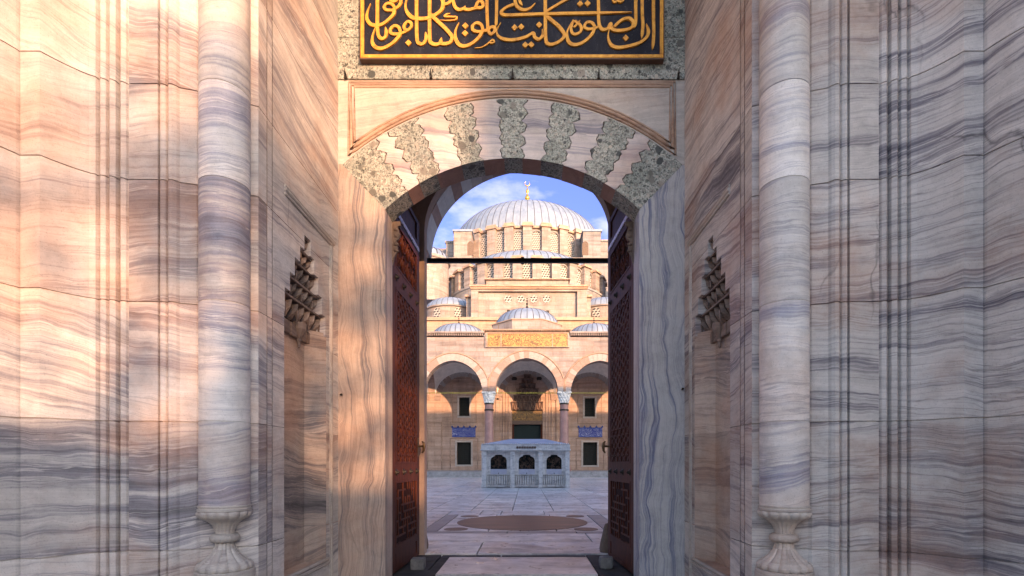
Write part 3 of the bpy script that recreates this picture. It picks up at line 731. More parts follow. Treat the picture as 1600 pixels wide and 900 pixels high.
# door leaves
def door_leaf(near, far, sgn):
    a, b = Vector((near[0], near[1], 0)), Vector((far[0], far[1], 0)); u = (b - a); Lw = u.length; u.normalize()
    n = Vector((-sgn, 0, 0)); n = (n - u * n.dot(u)).normalized()      # towards the opening
    def Q(s, z, h): p = a + u * s + n * h; return (p.x, p.y, z)
    def bar(mb, s0, s1, z0, z1, h0, h1): mb.hexa([Q(s0, z0, h0), Q(s1, z0, h0), Q(s1, z0, h1), Q(s0, z0, h1)], [Q(s0, z1, h0), Q(s1, z1, h0), Q(s1, z1, h1), Q(s0, z1, h1)])
    mb = MB(); T = .07; ZB, ZT = .02, 3.95
    bar(mb, 0, Lw, ZB, ZT, -T, -.012)                                  # core
    st = .12
    bar(mb, 0, st, ZB, ZT, -.0121, .004); bar(mb, Lw - st, Lw, ZB, ZT, -.0121, .004)
    rails = [(ZB, .06), (.20, .26), (.92, 1.10), (2.86, 3.06), (3.52, 3.585), (3.64, 3.70), (3.90, ZT)]
    for z0, z1 in rails: bar(mb, st, Lw - st, z0, z1, -.0122, .003)
    bar(mb, st + .03, Lw - st - .03, .06, .20, -.0123, -.002)
    for z0, z1 in ((.26, .92), (1.10, 2.86), (3.06, 3.52)):           # small bead round each panel
        for (s0, s1, q0, q1) in ((st, Lw - st, z0, z0 + .02), (st, Lw - st, z1 - .02, z1), (st, st + .02, z0 + .02, z1 - .02), (Lw - st - .02, Lw - st, z0 + .02, z1 - .02)):
            bar(mb, s0, s1, q0, q1, -.0124, .008)
    leaf = mb.build('door_leaf', M['wood'], portal)
    # lattice panels
    def clipped(mb, s0, s1, z0, z1, ang, gap, wdt, h):
        d = Vector((math.cos(ang), math.sin(ang))); nn = Vector((-d.y, d.x)); c = Vector(((s0 + s1) / 2, (z0 + z1) / 2))
        ext = math.hypot(s1 - s0, z1 - z0)
        k = -int(ext / gap) - 1
        while k * gap < ext:
            o = c + nn * (k * gap + gap * .5); t0, t1 = -1e9, 1e9
            for ax, lo, hi in ((0, s0, s1), (1, z0, z1)):
                if abs(d[ax]) < 1e-6:
                    if not lo < o[ax] < hi: t0, t1 = 1, 0
                else:
                    ta, tb = sorted(((lo - o[ax]) / d[ax], (hi - o[ax]) / d[ax])); t0, t1 = max(t0, ta), min(t1, tb)
            if t1 - t0 > .02:
                p, q = o + d * t0, o + d * t1; w = nn * wdt / 2
                cs = [p - w, q - w, q + w, p + w]
                mb.hexa([Q(x.x, x.y, -.012) for x in cs], [Q(x.x, x.y, h + .0003 * (k % 7)) for x in cs])
            k += 1
    s0, s1 = st + .02, Lw - st - .02
    mb = MB(); bar(mb, s0, s1, 1.12, 2.84, -.0119, -.0085)
    mb.mi = 1
    for i, ang in enumerate((R(30), R(90), R(150))): clipped(mb, s0, s1, 1.12, 2.84, ang, .085, .02, -.001 + i * .0025)
    for i in range(5):
        for j in range(8):
            s_ = s0 + (s1 - s0) * (i + .5) / 5; z_ = 1.12 + 1.72 * (j + .5) / 8
            vs = [(s_ + .05 * math.cos(k * math.pi / 3), z_ + .05 * math.sin(k * math.pi / 3)) for k in range(6)]
            for k in range(6):
                (xa, za), (xb_, zb_) = vs[k], vs[(k + 1) % 6]; f = .72
                q = [(xa, za), (xb_, zb_), (s_ + (xb_ - s_) * f, z_ + (zb_ - z_) * f), (s_ + (xa - s_) * f, z_ + (za - z_) * f)]
                mb.hexa([Q(x, z, -.012) for x, z in q], [Q(x, z, .0075) for x, z in q])
    mb.build('lattice_panel', [M['wood_dark'], M['wood']], leaf)
    mb = MB(); bar(mb, s0, s1, .28, .90, -.0119, -.0085); mb.mi = 1
    rk = random.Random(4); nx, nz = 9, 8
    for i in range(nx + 1):
        for j in range(nz):
            if rk.random() < .62: x = s0 + (s1 - s0) * i / nx; bar(mb, x - .009, x + .009, .28 + .62 * j / nz, .28 + .62 * (j + 1) / nz, -.0118, .003)
    for j in range(nz + 1):
        for i in range(nx):
            if rk.random() < .5: z = .28 + .62 * j / nz; bar(mb, s0 + (s1 - s0) * i / nx, s0 + (s1 - s0) * (i + 1) / nx, max(z - .009, .28), min(z + .009, .9), -.0117, .002)
    mb.build('fret_panel', [M['wood_dark'], M['wood']], leaf)
    mb = MB(); bar(mb, s0, s1, 3.08, 3.50, -.0119, -.0085); mb.mi = 1
    for i in range(4):
        for j in range(2):
            cs_, cz_ = s0 + (s1 - s0) * (i + .5) / 4, 3.08 + .42 * (j + .5) / 2
            for dr in (1, -1):
                pts_ = []
                for k in range(26):
                    aa = k * .42 + (0 if dr > 0 else math.pi); rr_ = .012 + k * .0036
                    pts_.append(Q(min(max(cs_ + dr * rr_ * math.cos(aa), s0), s1), min(max(cz_ + rr_ * math.sin(aa), 3.08), 3.5), .0))
                mb.tube(pts_, .008, 5)
    mb.build('arabesque_panel', [M['wood_dark'], M['wood']], leaf)
    mb = MB(); bar(mb, .06, Lw - .03, 3.592, 3.635, .003, .012); mb.build('inscription_strip', M['pale_strip'], leaf)
    for zrow in (2.96, 1.01):
        for i in range(4):
            s_ = .14 + (Lw - .28) * i / 3; mb = MB()
            prof = [(.0, .035), (.012, .03), (.02, .018), (.014, .012), (.034, .006), (.036, .0)]
            rows = []
            for r_, h_ in prof: rows.append([Q(s_ + r_ * math.cos(k * math.pi / 5), zrow + r_ * math.sin(k * math.pi / 5), h_ + .003) for k in range(10)])
            mb.grid(rows, closed=True); mb.build('stud', M['iron'], leaf, smooth=True)
    mb = MB(); s_ = Lw - .06
    mb.tube([Q(s_, 1.30, .004), Q(s_, 1.30, .06)], .012, 8); mb.tube([Q(s_, 1.36, .05), Q(s_, 1.34, .07), Q(s_, 1.30, .075), Q(s_, 1.25, .07), Q(s_, 1.22, .05)], [.008, .014, .02, .014, .008], 8)
    bar(mb, s_ - .025, s_ + .025, 1.18, 1.40, .0041, .008)
    mb.build('handle', M['brass'], leaf)
door_leaf((-1.305, 4.975), (-1.272, 6.08), -1)
door_leaf((1.05, 4.975), (.975, 6.07), 1)

# ------------------------------------------------------------------ the gilded calligraphy panel
panel = thing('calligraphy_panel', P(800, 92, GD - .02), 'long black panel with raised gold Arabic calligraphy and a gold border, fixed above the arch', 'panel')
def CP(px, py): return ((px - CX) / F * 4.64, H + (CY - py) / F * 4.64)
pyt = -80
x0, zb_ = CP(563.5, 92); x1, zt_ = CP(1036.5, pyt)
mb = MB(); mb.box(x0, x1, 4.64, GD - .0125, zb_, zt_); mb.build('board', M['panel_black'], panel)
mb = MB()
mb.box(x0 - .006, x1 + .006, 4.628, GD - .0125, zb_ - .012, zb_ - .0005); mb.box(x0 - .006, x1 + .006, 4.628, GD - .0125, zt_ + .0005, zt_ + .012)
mb.box(x0 - .006, x0 - .0005, 4.628, GD - .0125, zb_ - .0004, zt_ + .0004); mb.box(x1 + .0005, x1 + .006, 4.628, GD - .0125, zb_ - .0004, zt_ + .0004)
mb.build('edge_strip', M['panel_wood'], panel)
mb = MB(); w_ = .031
mb.box(x0 + .002, x1 - .002, 4.63, 4.6399, zb_ + .004, zb_ + .004 + w_, .002); mb.box(x0 + .002, x1 - .002, 4.63, 4.6399, zt_ - .004 - w_, zt_ - .004, .002)
mb.box(x0 + .002, x0 + .002 + w_, 4.6302, 4.6399, zb_ + .004 + w_, zt_ - .004 - w_, .002); mb.box(x1 - .002 - w_, x1 - .002, 4.6302, 4.6399, zb_ + .004 + w_, zt_ - .004 - w_, .002)
mb.build('gold_border', M['gold'], panel)
def spl(pts, n=9):
    out = []
    q = [pts[0]] + list(pts) + [pts[-1]]
    for i in range(1, len(q) - 2):
        p0, p1, p2, p3 = q[i - 1], q[i], q[i + 1], q[i + 2]
        for k in range(n):
            t = k / n; t2, t3 = t * t, t * t * t
            out.append(tuple(.5 * (2 * p1[j] + (p2[j] - p0[j]) * t + (2 * p0[j] - 5 * p1[j] + 4 * p2[j] - p3[j]) * t2 + (3 * p1[j] - p0[j] - 3 * p2[j] + p3[j]) * t3) for j in (0, 1)))
    out.append(tuple(pts[-1])); return out
A_ = lambda L_: [(550 + x / 6.4, y / 6.4) for x, y in L_]
B_ = lambda L_: [(780 + x / 5.926, y / 5.926) for x, y in L_]
# strokes: (points, pen width px, taper at start, taper at end)
ST = [
 (A_([(190, 45), (160, 120), (152, 190), (185, 248), (240, 264), (305, 252), (365, 210), (420, 150), (425, 100)]), 5.6, 1, 0),
 (A_([(425, 110), (385, 112), (345, 108), (325, 80), (350, 48), (395, 48), (425, 80), (430, 110)]), 4.6, 0, 0),
 (A_([(430, 100), (470, 70), (490, 30), (480, -30), (440, 20), (395, 10), (385, -30)]), 5.2, 0, 0),
 (A_([(257, -330), (257, 120), (258, 300), (272, 372), (302, 398), (335, 380), (348, 335), (338, 282)]), 5.4, 0, 1),
 (A_([(240, 275), (208, 375), (212, 448), (255, 490), (315, 492), (400, 448), (465, 385), (490, 335)]), 5.8, 1, 0),
 (A_([(488, 345), (440, 352), (395, 342), (388, 305), (425, 270), (470, 285), (490, 335)]), 4.8, 0, 0),
 (A_([(480, 345), (550, 318), (595, 275), (590, 235), (555, 228), (525, 265), (530, 300), (565, 315)]), 4.6, 0, 0),
 (A_([(648, -330), (648, 100), (652, 390), (680, 446), (718, 442), (745, 390), (738, 332)]), 5.4, 0, 1),
 (A_([(575, -60), (540, 40), (548, 120), (600, 182), (670, 198), (760, 192), (850, 150), (905, 95), (912, 20), (900, -40)]), 6.0, 1, 0),
 (A_([(778, -330), (778, 100), (780, 390), (800, 442), (850, 455), (885, 435), (898, 388)]), 5.6, 0, 1),
 (A_([(880, 440), (930, 448), (985, 430), (1000, 375), (940, 300), (860, 225), (790, 160)]), 5.6, 0, 0),
 (A_([(880, 210), (960, 216), (1035, 208), (1048, 182), (1000, 180), (930, 176), (945, 158), (985, 148)]), 2.8, 1, 1),
 (A_([(890, -40), (915, 42), (955, 46), (985, 20), (1000, -20), (1030, 75), (1070, 108), (1115, 98), (1135, 72)]), 5.0, 0, 1),
 (A_([(1120, 98), (1170, 106), (1240, 90), (1300, 85), (1312, 48), (1285, 20), (1255, 40), (1238, 90)]), 5.0, 0, 0),
 (A_([(1350, -330), (1350, 60), (1356, 240), (1365, 320), (1395, 350), (1425, 325), (1425, 285), (1390, 285), (1350, 315), (1300, 320)]), 5.2, 0, 0),
 (A_([(1447, -330), (1447, 50), (1444, 200), (1440, 270)]), 5.0, 0, 1),
 (A_([(1072, 235), (1036, 320), (1042, 408), (1082, 462), (1140, 470), (1210, 438), (1275, 378), (1308, 315)]), 5.8, 1, 0),
 (A_([(1305, 320), (1255, 326), (1212, 310), (1208, 268), (1250, 240), (1295, 262), (1310, 315)]), 4.8, 0, 0),
 (A_([(1225, 490), (1300, 480), (1360, 445), (1405, 408), (1424, 428), (1400, 442), (1368, 436)]), 2.6, 1, 1),
 (B_([(335, 35), (290, 82), (230, 100), (175, 78), (150, 30), (145, -60)]), 5.2, 1, 0),
 (B_([(215, 60), (190, 20), (180, -60)]), 4.4, 1, 0),
 (B_([(135, 50), (65, 78), (22, 115), (30, 142), (100, 150), (400, 140), (800, 133), (1225, 124)]), 5.2, 0, 1),
 (B_([(425, -300), (427, 120), (430, 365), (460, 418), (525, 410), (590, 365), (598, 320), (545, 250), (440, 165)]), 5.6, 0, 0),
 (B_([(440, 112), (530, 58), (640, -5), (760, -70)]), 4.8, 0, 0),
 (B_([(17, 215), (-22, 290), (-5, 345), (60, 374), (150, 376), (250, 350), (312, 318), (330, 356), (368, 374), (400, 340), (398, 282)]), 5.4, 1, 1),
 (B_([(690, 195), (664, 265), (680, 318), (722, 322), (758, 290), (750, 245), (700, 205)]), 4.6, 0, 0),
 (B_([(748, 195), (718, 235), (690, 262)]), 4.0, 1, 0),
 (B_([(668, 215), (628, 310), (642, 395), (700, 424), (780, 398), (855, 330), (882, 262)]), 5.6, 1, 0),
 (B_([(880, 270), (820, 278), (788, 255), (812, 216), (860, 224), (884, 262)]), 4.6, 0, 0),
 (B_([(915, -300), (918, 100), (922, 225), (950, 280), (1000, 276), (1030, 230), (1045, 282), (1120, 294), (1215, 272), (1238, 222), (1200, 182), (1130, 200), (1060, 262)]), 5.2, 0, 0),
 (B_([(1262, -300), (1262, 100), (1260, 220), (1238, 268)]), 5.2, 0, 1),
 (B_([(870, 275), (905, 262), (925, 240)]), 4.4, 0, 0),
 (B_([(1320, -300), (1322, 100), (1328, 240), (1318, 360)]), 5.0, 0, 1),
 (B_([(1032, 245), (1006, 335), (1030, 418), (1090, 448), (1180, 440), (1290, 408), (1360, 358), (1378, 300), (1358, 232)]), 5.6, 1, 1),
 (B_([(1424, -300), (1426, 150), (1428, 320), (1418, 465)]), 5.2, 0, 1),
 (B_([(1045, -20), (1058, 22), (1080, 26), (1100, 6), (1112, 26), (1140, 20), (1155, -20)]), 3.6, 0, 0)]
DM = A_([(567, 438), (1135, 268), (1132, 342)]) + B_([(748, 45), (817, 42), (143, 265), (205, 258), (370, 240), (242, 425), (297, 422), (1170, 360)])
mb = MB()
px2w = 4.64 / F
for k, (pts, wd, ta, tb) in enumerate(ST):
    sp = [p for p in spl(pts) if p[1] > pyt + 11]; n = len(sp); fr_, ba, fl, bl = [], [], [], []
    for i, p in enumerate(sp):
        a, b = sp[max(i - 1, 0)], sp[min(i + 1, n - 1)]; dx, dy = b[0] - a[0], b[1] - a[1]; l = math.hypot(dx, dy) or 1
        th = math.atan2(-dy, dx); nib = .72 + .28 * abs(math.sin(th - R(35)))
        w = wd * nib
        if ta: w *= min(1, .12 + i / (n * .32))
        if tb: w *= min(1, .15 + (n - 1 - i) / (n * .14))
        nx_, ny_ = -dy / l * w / 2, dx / l * w / 2
        yy = 4.628 - .0003 * (k % 6) - .00006 * i
        (ax, az), (bx, bz) = CP(p[0] + nx_, p[1] + ny_), CP(p[0] - nx_, p[1] - ny_)
        fl.append((ax, yy, az)); fr_.append((bx, yy, bz)); bl.append((ax, 4.6398, az)); ba.append((bx, 4.6398, bz))
    mb.grid([bl, fl, fr_, ba])
    for i in (0, -1): mb.add([fl[i], fr_[i], ba[i], bl[i]], [[0, 1, 2, 3]])
for (px, py) in DM:
    q = [CP(px + 4.9, py), CP(px, py - 4.9), CP(px - 4.9, py), CP(px, py + 4.9)]
    mb.hexa([(x, 4.6398, z) for x, z in q], [(x, 4.626, z) for x, z in q])
mb.build('lettering', M['gold'], panel)

# ------------------------------------------------------------------ stones by the doors
mb = MB(); x0, z0 = PX(653, 5.36), 0
def rough_box(mb, cx, cy, cz, sx, sy, sz, seed, n=5, rnd=.16, jit=.08):
    rg = random.Random(seed); import itertools
    rows = {}
    vs = []; fs = []
    def key(p): return tuple(round(c, 5) for c in p)
    idx = {}
    def vid(p):
        k = key(p)
        if k not in idx:
            q = Vector(p); L_ = q.length; s_ = q.normalized()
            q = q * (1 - rnd) + s_ * rnd * 1.25
            q *= 1 + rg.uniform(-jit, jit) * .6
            idx[k] = len(vs); vs.append((cx + q.x * sx, cy + q.y * sy, max(cz + q.z * sz, -.02)))
        return idx[k]
    for ax in range(3):
        for sg in (-1, 1):
            for i in range(n):
                for j in range(n):
                    c = []
                    for (a, b) in ((i, j), (i + 1, j), (i + 1, j + 1), (i, j + 1)):
                        p = [0, 0, 0]; p[ax] = sg; p[(ax + 1) % 3] = -1 + 2 * a / n; p[(ax + 2) % 3] = -1 + 2 * b / n; c.append(vid(p))
                    fs.append(c if sg > 0 else c[::-1])
    mb.add(vs, fs)
rough_box(mb, PX(653.5, 5.42), 5.42, .042, .068, .068, .056, 1, 6, .1, .05)
tag(mb.build('door_stop_stone', M['doorstone'], smooth=True, angle=38), 'squarish pale grey stone block on the floor against the left door leaf', 'stone', 'stones holding the doors open')
mb = MB(); rough_box(mb, PX(947.5, 5.42), 5.44, .05, .068, .075, .06, 6, 6, .45, .1)
tag(mb.build('door_stop_stone', M['doorstone'], smooth=True, angle=60), 'rounded grey boulder on the floor against the right door leaf', 'stone', 'stones holding the doors open')
for sx, px, lab in ((-1, 650, 'brown conical guard stone mostly hidden at the foot of the left rear jamb'), (1, 950, 'brown conical guard stone behind the foot of the right door leaf')):
    mb = MB(); mb.lathe([(.0, .36), (.035, .35), (.05, .31), (.07, .22), (.095, .12), (.105, .05), (.10, 0)], (PX(px, 6.35), 6.36 if sx > 0 else 6.62, 0), 14)
    tag(mb.build('guard_stone', M['brownstone'], smooth=True, angle=60), lab, 'stone', 'guard stones at the rear arch')

# ------------------------------------------------------------------ cloister arch behind the gate
clo = thing('cloister_arcade', (.15, 9.5, 0), 'striped cloister arch with dark iron tie bar, just beyond the open doors', 'arcade')
cc, chw, cz0, cb = .15, 2.0, 5.1, 1.72; CY0, CY1 = 9.4, 10.0
def cl(th, e=0): return (cc - (chw + e) * math.cos(th), cz0 + (cb + e) * math.sin(th))
mb = MB(); NV = 27
for i in range(NV):
    t0, t1 = math.pi * i / NV + .0006, math.pi * (i + 1) / NV - .0006
    q = []
    a = [cl(t0), cl((t0 + t1) / 2), cl(t1)]; b = [cl(t1, .5), cl((t0 + t1) / 2, .5), cl(t0, .5)]
    mb.prism_y((a + b)[::-1], CY0 - .02, CY1 + .02)
mb.build('arch_ring', M['striped'], clo)
mb = MB(); th = [math.pi * i / 48 for i in range(49)]
o_ = [cl(t, .02) for t in th]; o_ = [(-3.2, cz0)] + o_ + [(3.5, cz0)]
for yy in (CY0, CY1): mb.strip([(x, yy, z) for x, z in o_], [(x, yy, 8.2) for x, z in o_])
mb.strip([(x, CY0, z) for x, z in o_], [(x, CY1, z) for x, z in o_]); mb.box(-14, -3.2, CY0, CY1, cz0, 8.2); mb.box(3.5, 14, CY0, CY1, cz0, 8.2)
mb.build('arcade_wall', M['facing'], clo)
for x in (-2.35, 2.65, -7.5, 7.8, -12.6, 12.9):
    mb = MB(); mb.lathe([(.42, .0), (.42, .25), (.3, .35), (.28, .5), (.26, 4.4), (.28, 4.5), (.34, 4.6), (.48, cz0 - .02), (.5, cz0 - .001)], (x, 9.7, 0), 24)
    mb.build('column', M['pink_col'], clo, smooth=True, angle=40)
mb = MB(); zb_ = PZ(407.5, 9.6); mb.box(cc - 2.3, cc + 2.4, 9.56, 9.64, zb_ - .038, zb_ + .038, .006); mb.box(PX(814, 9.6), PX(819, 9.6), 9.54, 9.66, zb_ - .05, zb_ + .055, .006)
mb.build('tie_bar', M['iron'], clo)
mb = MB(); mb.box(-14, 14, 6.52, 10.1, 8.2, 8.5); mb.build('roof', M['lead'], clo)

# ------------------------------------------------------------------ the ablution fountain in the court
FD = 23.2
fo = thing('ablution_fountain', (-.03, 25.2, 0), 'low white marble fountain house with three grilled arched bays in the middle of the court', 'fountain')
fx = lambda px: PX(px, FD); fz = lambda py: PZ(py, FD)
FXL, FXR, FYB = fx(752.5), fx(890), 27.2
mb = MB()
pier = [(752.5, 760), (797.5, 804.5), (841.5, 848.5), (883.5, 890)]
for a, b in pier:
    mb.box(fx(a), fx(b), FD, FD + .28, 0, fz(704), .015); mb.box(fx(a) - .02, fx(b) + .02, FD - .03, FD + .3, 0, .09, .01)
    mb.box(fx(a) - .01, fx(b) + .01, FD - .018, FD + .29, fz(711), fz(708), .008)
for yy in (24.4, 25.4, 26.4): mb.box(FXL, FXL + .28, yy, yy + .25, 0, fz(704), .012); mb.box(FXR - .28, FXR, yy, yy + .25, 0, fz(704), .012)
mb.box(FXL, FXR, FYB - .2, FYB, 0, fz(704)); mb.box(FXL + .04, FXL + .2, FD + .28, FYB - .2, 0, fz(706)); mb.box(FXR - .2, FXR - .04, FD + .28, FYB - .2, 0, fz(706))
mb.build('pier', M['fount'], fo)
mb = MB(); mb.box(FXL - .05, FXR + .05, FD - .06, FYB + .06, fz(704), fz(701.5), .012); mb.box(FXL - .02, FXR + .02, FD - .03, FYB + .03, fz(701.5) + .0005, fz(694.5), .01)
nd = 44
for i in range(nd):
    xa = FXL + (FXR - FXL) * i / nd; mb.add([(xa, FD - .05, fz(694.5)), (xa + .075, FD - .05, fz(694.5)), (xa + .0375, FD - .05, fz(692)), (xa, FD + .01, fz(694.5)), (xa + .075, FD + .01, fz(694.5)), (xa + .0375, FD + .01, fz(692))], [[0, 1, 2], [5, 4, 3], [0, 2, 5, 3], [1, 4, 5, 2], [0, 3, 4, 1]])
mb.build('cornice', M['fount'], fo)
mb = MB()
for i in range(8):
    x_ = fx(806.5) + i * (fx(838) - fx(806.5)) / 8; mb.lathe([(.0, -.05), (.04, -.045), (.055, 0), (.04, .045), (0, .05)], (x_ + .06, FD - .03, fz(699)), 8)
mb.build('carved_frieze', M['brownstone'], fo)
mb = MB(); zr = fz(694) + .0; xm0, xm1 = fx(800), fx(850)
mb.hexa([(FXL, FD + .02, zr), (FXR, FD + .02, zr), (FXR, FYB, zr), (FXL, FYB, zr)], [(xm0 - .1, 25.0, zr + .32), (xm1 + .1, 25.0, zr + .32), (xm1 + .1, 25.6, zr + .32), (xm0 - .1, 25.6, zr + .32)])
mb.build('roof', M['lead'], fo)
for (l, r_) in ((760, 797.5), (804.5, 841.5), (848.5, 883.5)):
    xa, xb_ = fx(l), fx(r_); cxp = (xa + xb_) / 2; w = (xb_ - xa) / 2
    zt_, zs_, z733, z741 = fz(704.0), fz(719), fz(733), fz(741)
    aw = w * .68; N = 24
    def az(x):
        t = abs(x - cxp) / aw
        if t > 1: return None
        base = zs_ + .2 * math.sqrt(max(0, 1 - t ** 2.4))
        return base + (.05 if t < .42 else 0)
    mb = MB(); y0 = FD + .15
    xsq = [xa] + [cxp - aw + 2 * aw * i / N for i in range(N + 1)] + [xb_]
    lo = [(x, az(x) if az(x) is not None else zs_) for x in xsq]
    for i in range(1, len(xsq) - 2):
        pass
    mb.strip([(x, y0, z) for x, z in lo[1:-1]], [(x, y0, zt_) for x, z in lo[1:-1]])
    mb.strip([(x, y0, z) for x, z in lo[1:-1]], [(x, y0 + .1, z) for x, z in lo[1:-1]])
    for a, b in ((xa, cxp - aw), (cxp + aw, xb_)): mb.box(a, b, y0, y0 + .1, z741, zt_)
    mb.box(xa, xb_, y0 - .03, y0 + .12, z741 - .03, z741 - .001, .008)
    pn = mb.build('arched_panel', M['fount'], fo)
    mb = MB(); mb.box(cxp - aw, cxp + aw, y0 + .02, y0 + .06, z741, z733, .006)
    for i in range(10): x_ = cxp - aw + (i + .5) * aw / 5; mb.box(x_ - .022, x_ + .022, y0 + .012, y0 + .0199, z741 + .03, z733 - .03)
    mb.build('sill_panel', M['marble_blue'] if 'marble_blue' in M else M['fount'], fo)
    mb = MB(); mb.box(xa, xb_, y0 + .06, y0 + .12, .1, z741 - .031)
    nb = 10
    for i in range(nb): x_ = xa + (i + .5) * (xb_ - xa) / nb; mb.lathe([(.03, .13), (.034, .15), (.034, z741 - .12), (.02, z741 - .06)], (x_, y0 + .0, 0), 8)
    mb.box(xa, xb_, y0 - .01, y0 + .029, .03, .12, .006)
    mb.build('ribbed_panel', M['fount'], fo)
    mb = MB(); gy = y0 + .16; mb.mi = 0
    rg = random.Random(int(l)); gz0 = z733
    for i in range(46):
        t = rg.uniform(-.9, .9); z = rg.uniform(gz0 + .03, zs_ + .17 * math.sqrt(1 - t * t)); rad = rg.uniform(.025, .055); mb.mi = 0
        mb.tube([(cxp + aw * t + rad * math.cos(k * .7), gy, z + rad * math.sin(k * .7)) for k in range(9)], .008, 4, closed=True)
    mb.build('iron_grille', M['grille'] if 'grille' in M else M['brass'], fo)
    mb = MB()
    mb.tube([(cxp, y0 - .03, z741 + .06), (cxp, y0 - .1, z741 + .05), (cxp, y0 - .11, z741 + .01)], .014, 6); mb.build('tap', M['iron'], fo)
mb = MB(); mb.box(FXL + .25, FXR - .25, FD + .5, FYB - .3, 0, fz(706)); mb.build('basin', M['dark'], fo)

# ------------------------------------------------------------------ portico of the mosque (arcade front)
AD, AW = 41.0, 47.5; AT = .85
po = thing('portico', (0.05, AD, 0), 'tall sunlit stone arcade with pink columns and small lead domes, along the mosque front', 'arcade')
ax = lambda px: PX(px, AD); az_ = lambda py: PZ(py, AD)
cols = [-14.4, ax(652), ax(763.5), ax(882), ax(993), 14.5]
ZS = az_(612); ZTOP = az_(527)
mb = MB(); mb.box(-26, 26, 40.3, AW + .3, -.05, .45, .02); mb.box(-26, 26, 40.2, 40.3, -.05, .2); mb.build('platform', M['plinth'], po)
def parch(cx, hw, zs, kx, t, e=0):   # pointed arch point, t in 0..1 along the curve
    r = hw * (1 + kx) + e; cxo = kx * hw; s = -1 if t < .5 else 1; u = t * 2 if t < .5 else (1 - t) * 2
    amax = math.acos(cxo / r); a = u * amax
    return (cx + s * (r * math.cos(a) - cxo), zs + r * math.sin(a))
mb = MB(); ring = MB(); trim = MB(); KX = .07
for a, b in zip(cols[:-1], cols[1:]):
    c, hw = (a + b) / 2, (b - a) / 2 - .52
    pts = [parch(c, hw, ZS, KX, i / 40) for i in range(41)]
    full = [(a, ZS)] + pts + [(b, ZS)]
    for yy in (AD, AD + AT): mb.strip([(x, yy, z) for x, z in full], [(x, yy, ZTOP) for x, z in full])
    mb.strip([(x, AD, z) for x, z in full], [(x, AD + AT, z) for x, z in full])
    NV = 23
    for i in range(NV):
        t0, t1 = i / NV + .0012, (i + 1) / NV - .0012; tm = (t0 + t1) / 2
        q = [parch(c, hw, ZS, KX, t) for t in (t0, tm, t1)] + [parch(c, hw, ZS, KX, t, .55) for t in (t1, tm, t0)]
        q = [(min(max(x, a + .02), b - .02), z) for x, z in q]
        ring.prism_y(q[::-1], AD - .035, AD + .1)
    trim.tube([(min(max(p[0], a + .05), b - .05), AD - .03, p[1]) for p in [parch(c, hw, ZS, KX, i / 40, .63) for i in range(41)]], .055, 6)
mb.build('arcade_wall', M['ashlar'], po); ring.build('arch_ring', M['vouss'], po); trim.build('arch_moulding', M['moulding'], po)
for x in cols:
    mb = MB(); yc = AD + AT / 2; z630, z640 = az_(630), az_(640)
    mb.lathe([(.55, .45), (.55, .75), (.42, .9), (.38, 1.1), (.345, z640 - .05), (.345, z630)], (x, yc, 0), 24)
    cm = mb.build('column', M['pink_col'], po, smooth=True, angle=40)
    mb = MB()
    for k in range(4):
        z0 = z630 + (ZS - z630) * k / 4; z1 = z630 + (ZS - z630) * (k + 1) / 4; r0 = .37 + .05 * k
        n = 12; off = (k % 2) * math.pi / n
        for i in range(n):
            a0 = 2 * math.pi * i / n + off; a1 = a0 + 2 * math.pi / n; am = (a0 + a1) / 2
            pt = lambda a, r, z: (x + r * math.cos(a), yc + r * math.sin(a), z)
            mb.add([pt(a0, r0 + .06, z1), pt(am, r0 - .01, z1 - .04), pt(a1, r0 + .06, z1), pt(am, r0 + .01, z0), pt(a0, r0, z0), pt(a1, r0, z0)], [[0, 4, 3, 1], [1, 3, 5, 2], [0, 1, 2]])
    mb.box(x - .56, x + .56, yc - .5, yc + .5, ZS - .12, ZS + .01, .02)
    mb.lathe([(.37, z630 - .02), (.36, z630 + .35), (.4, ZS - .2)], (x, yc, 0), 12)
    mb.build('capital', M['fount'], cm)
    mb = MB()
    for z in (z630, z640): mb.lathe([(.34, -.07), (.385, -.06), (.385, .05), (.34, .06)], (x, yc, z), 24)
    mb.build('collar', M['iron'], cm)
# vaults over the bays, transverse arches
mb = MB()
for a, b in zip(cols[:-1], cols[1:]):
    c, hx, hy = (a + b) / 2, (b - a) / 2 - .3, (AW - AD - AT) / 2; yc = AD + AT + hy; n = 16
    rows = []
    for i in range(n + 1):
        rw = []
        for j in range(n + 1):
            x = -hx + 2 * hx * i / n; y = -hy + 2 * hy * j / n
            rw.append((c + x, yc + y, min(ZS + .1 + math.sqrt(max(0, hx * hx + hy * hy - x * x - y * y)) * .97, 11.2)))
        rows.append(rw)
    mb.grid(rows)
mb.build('vault', M['plaster'], po, smooth=True)
for x in cols:
    mb = MB()
    hy = (AW - AD - AT) / 2; yc = AD + AT + hy; pts = [(yc - hy * math.cos(math.pi * i / 24), ZS + .05 + hy * .95 * math.sin(math.pi * i / 24)) for i in range(25)]
    for xx in (x - .32, x + .32): mb.strip([(xx, y, z) for y, z in pts], [(xx, y, 11.2) for y, z in pts])
    mb.strip([(x - .32, y, z) for y, z in pts], [(x + .32, y, z) for y, z in pts])
    mb.build('transverse_arch', M['ashlar_wall'], po)
mb = MB(); mb.box(-14.4, 14.5, AD - .02, AW + .2, 11.21, 11.3); mb.build('roof', M['lead'], po)
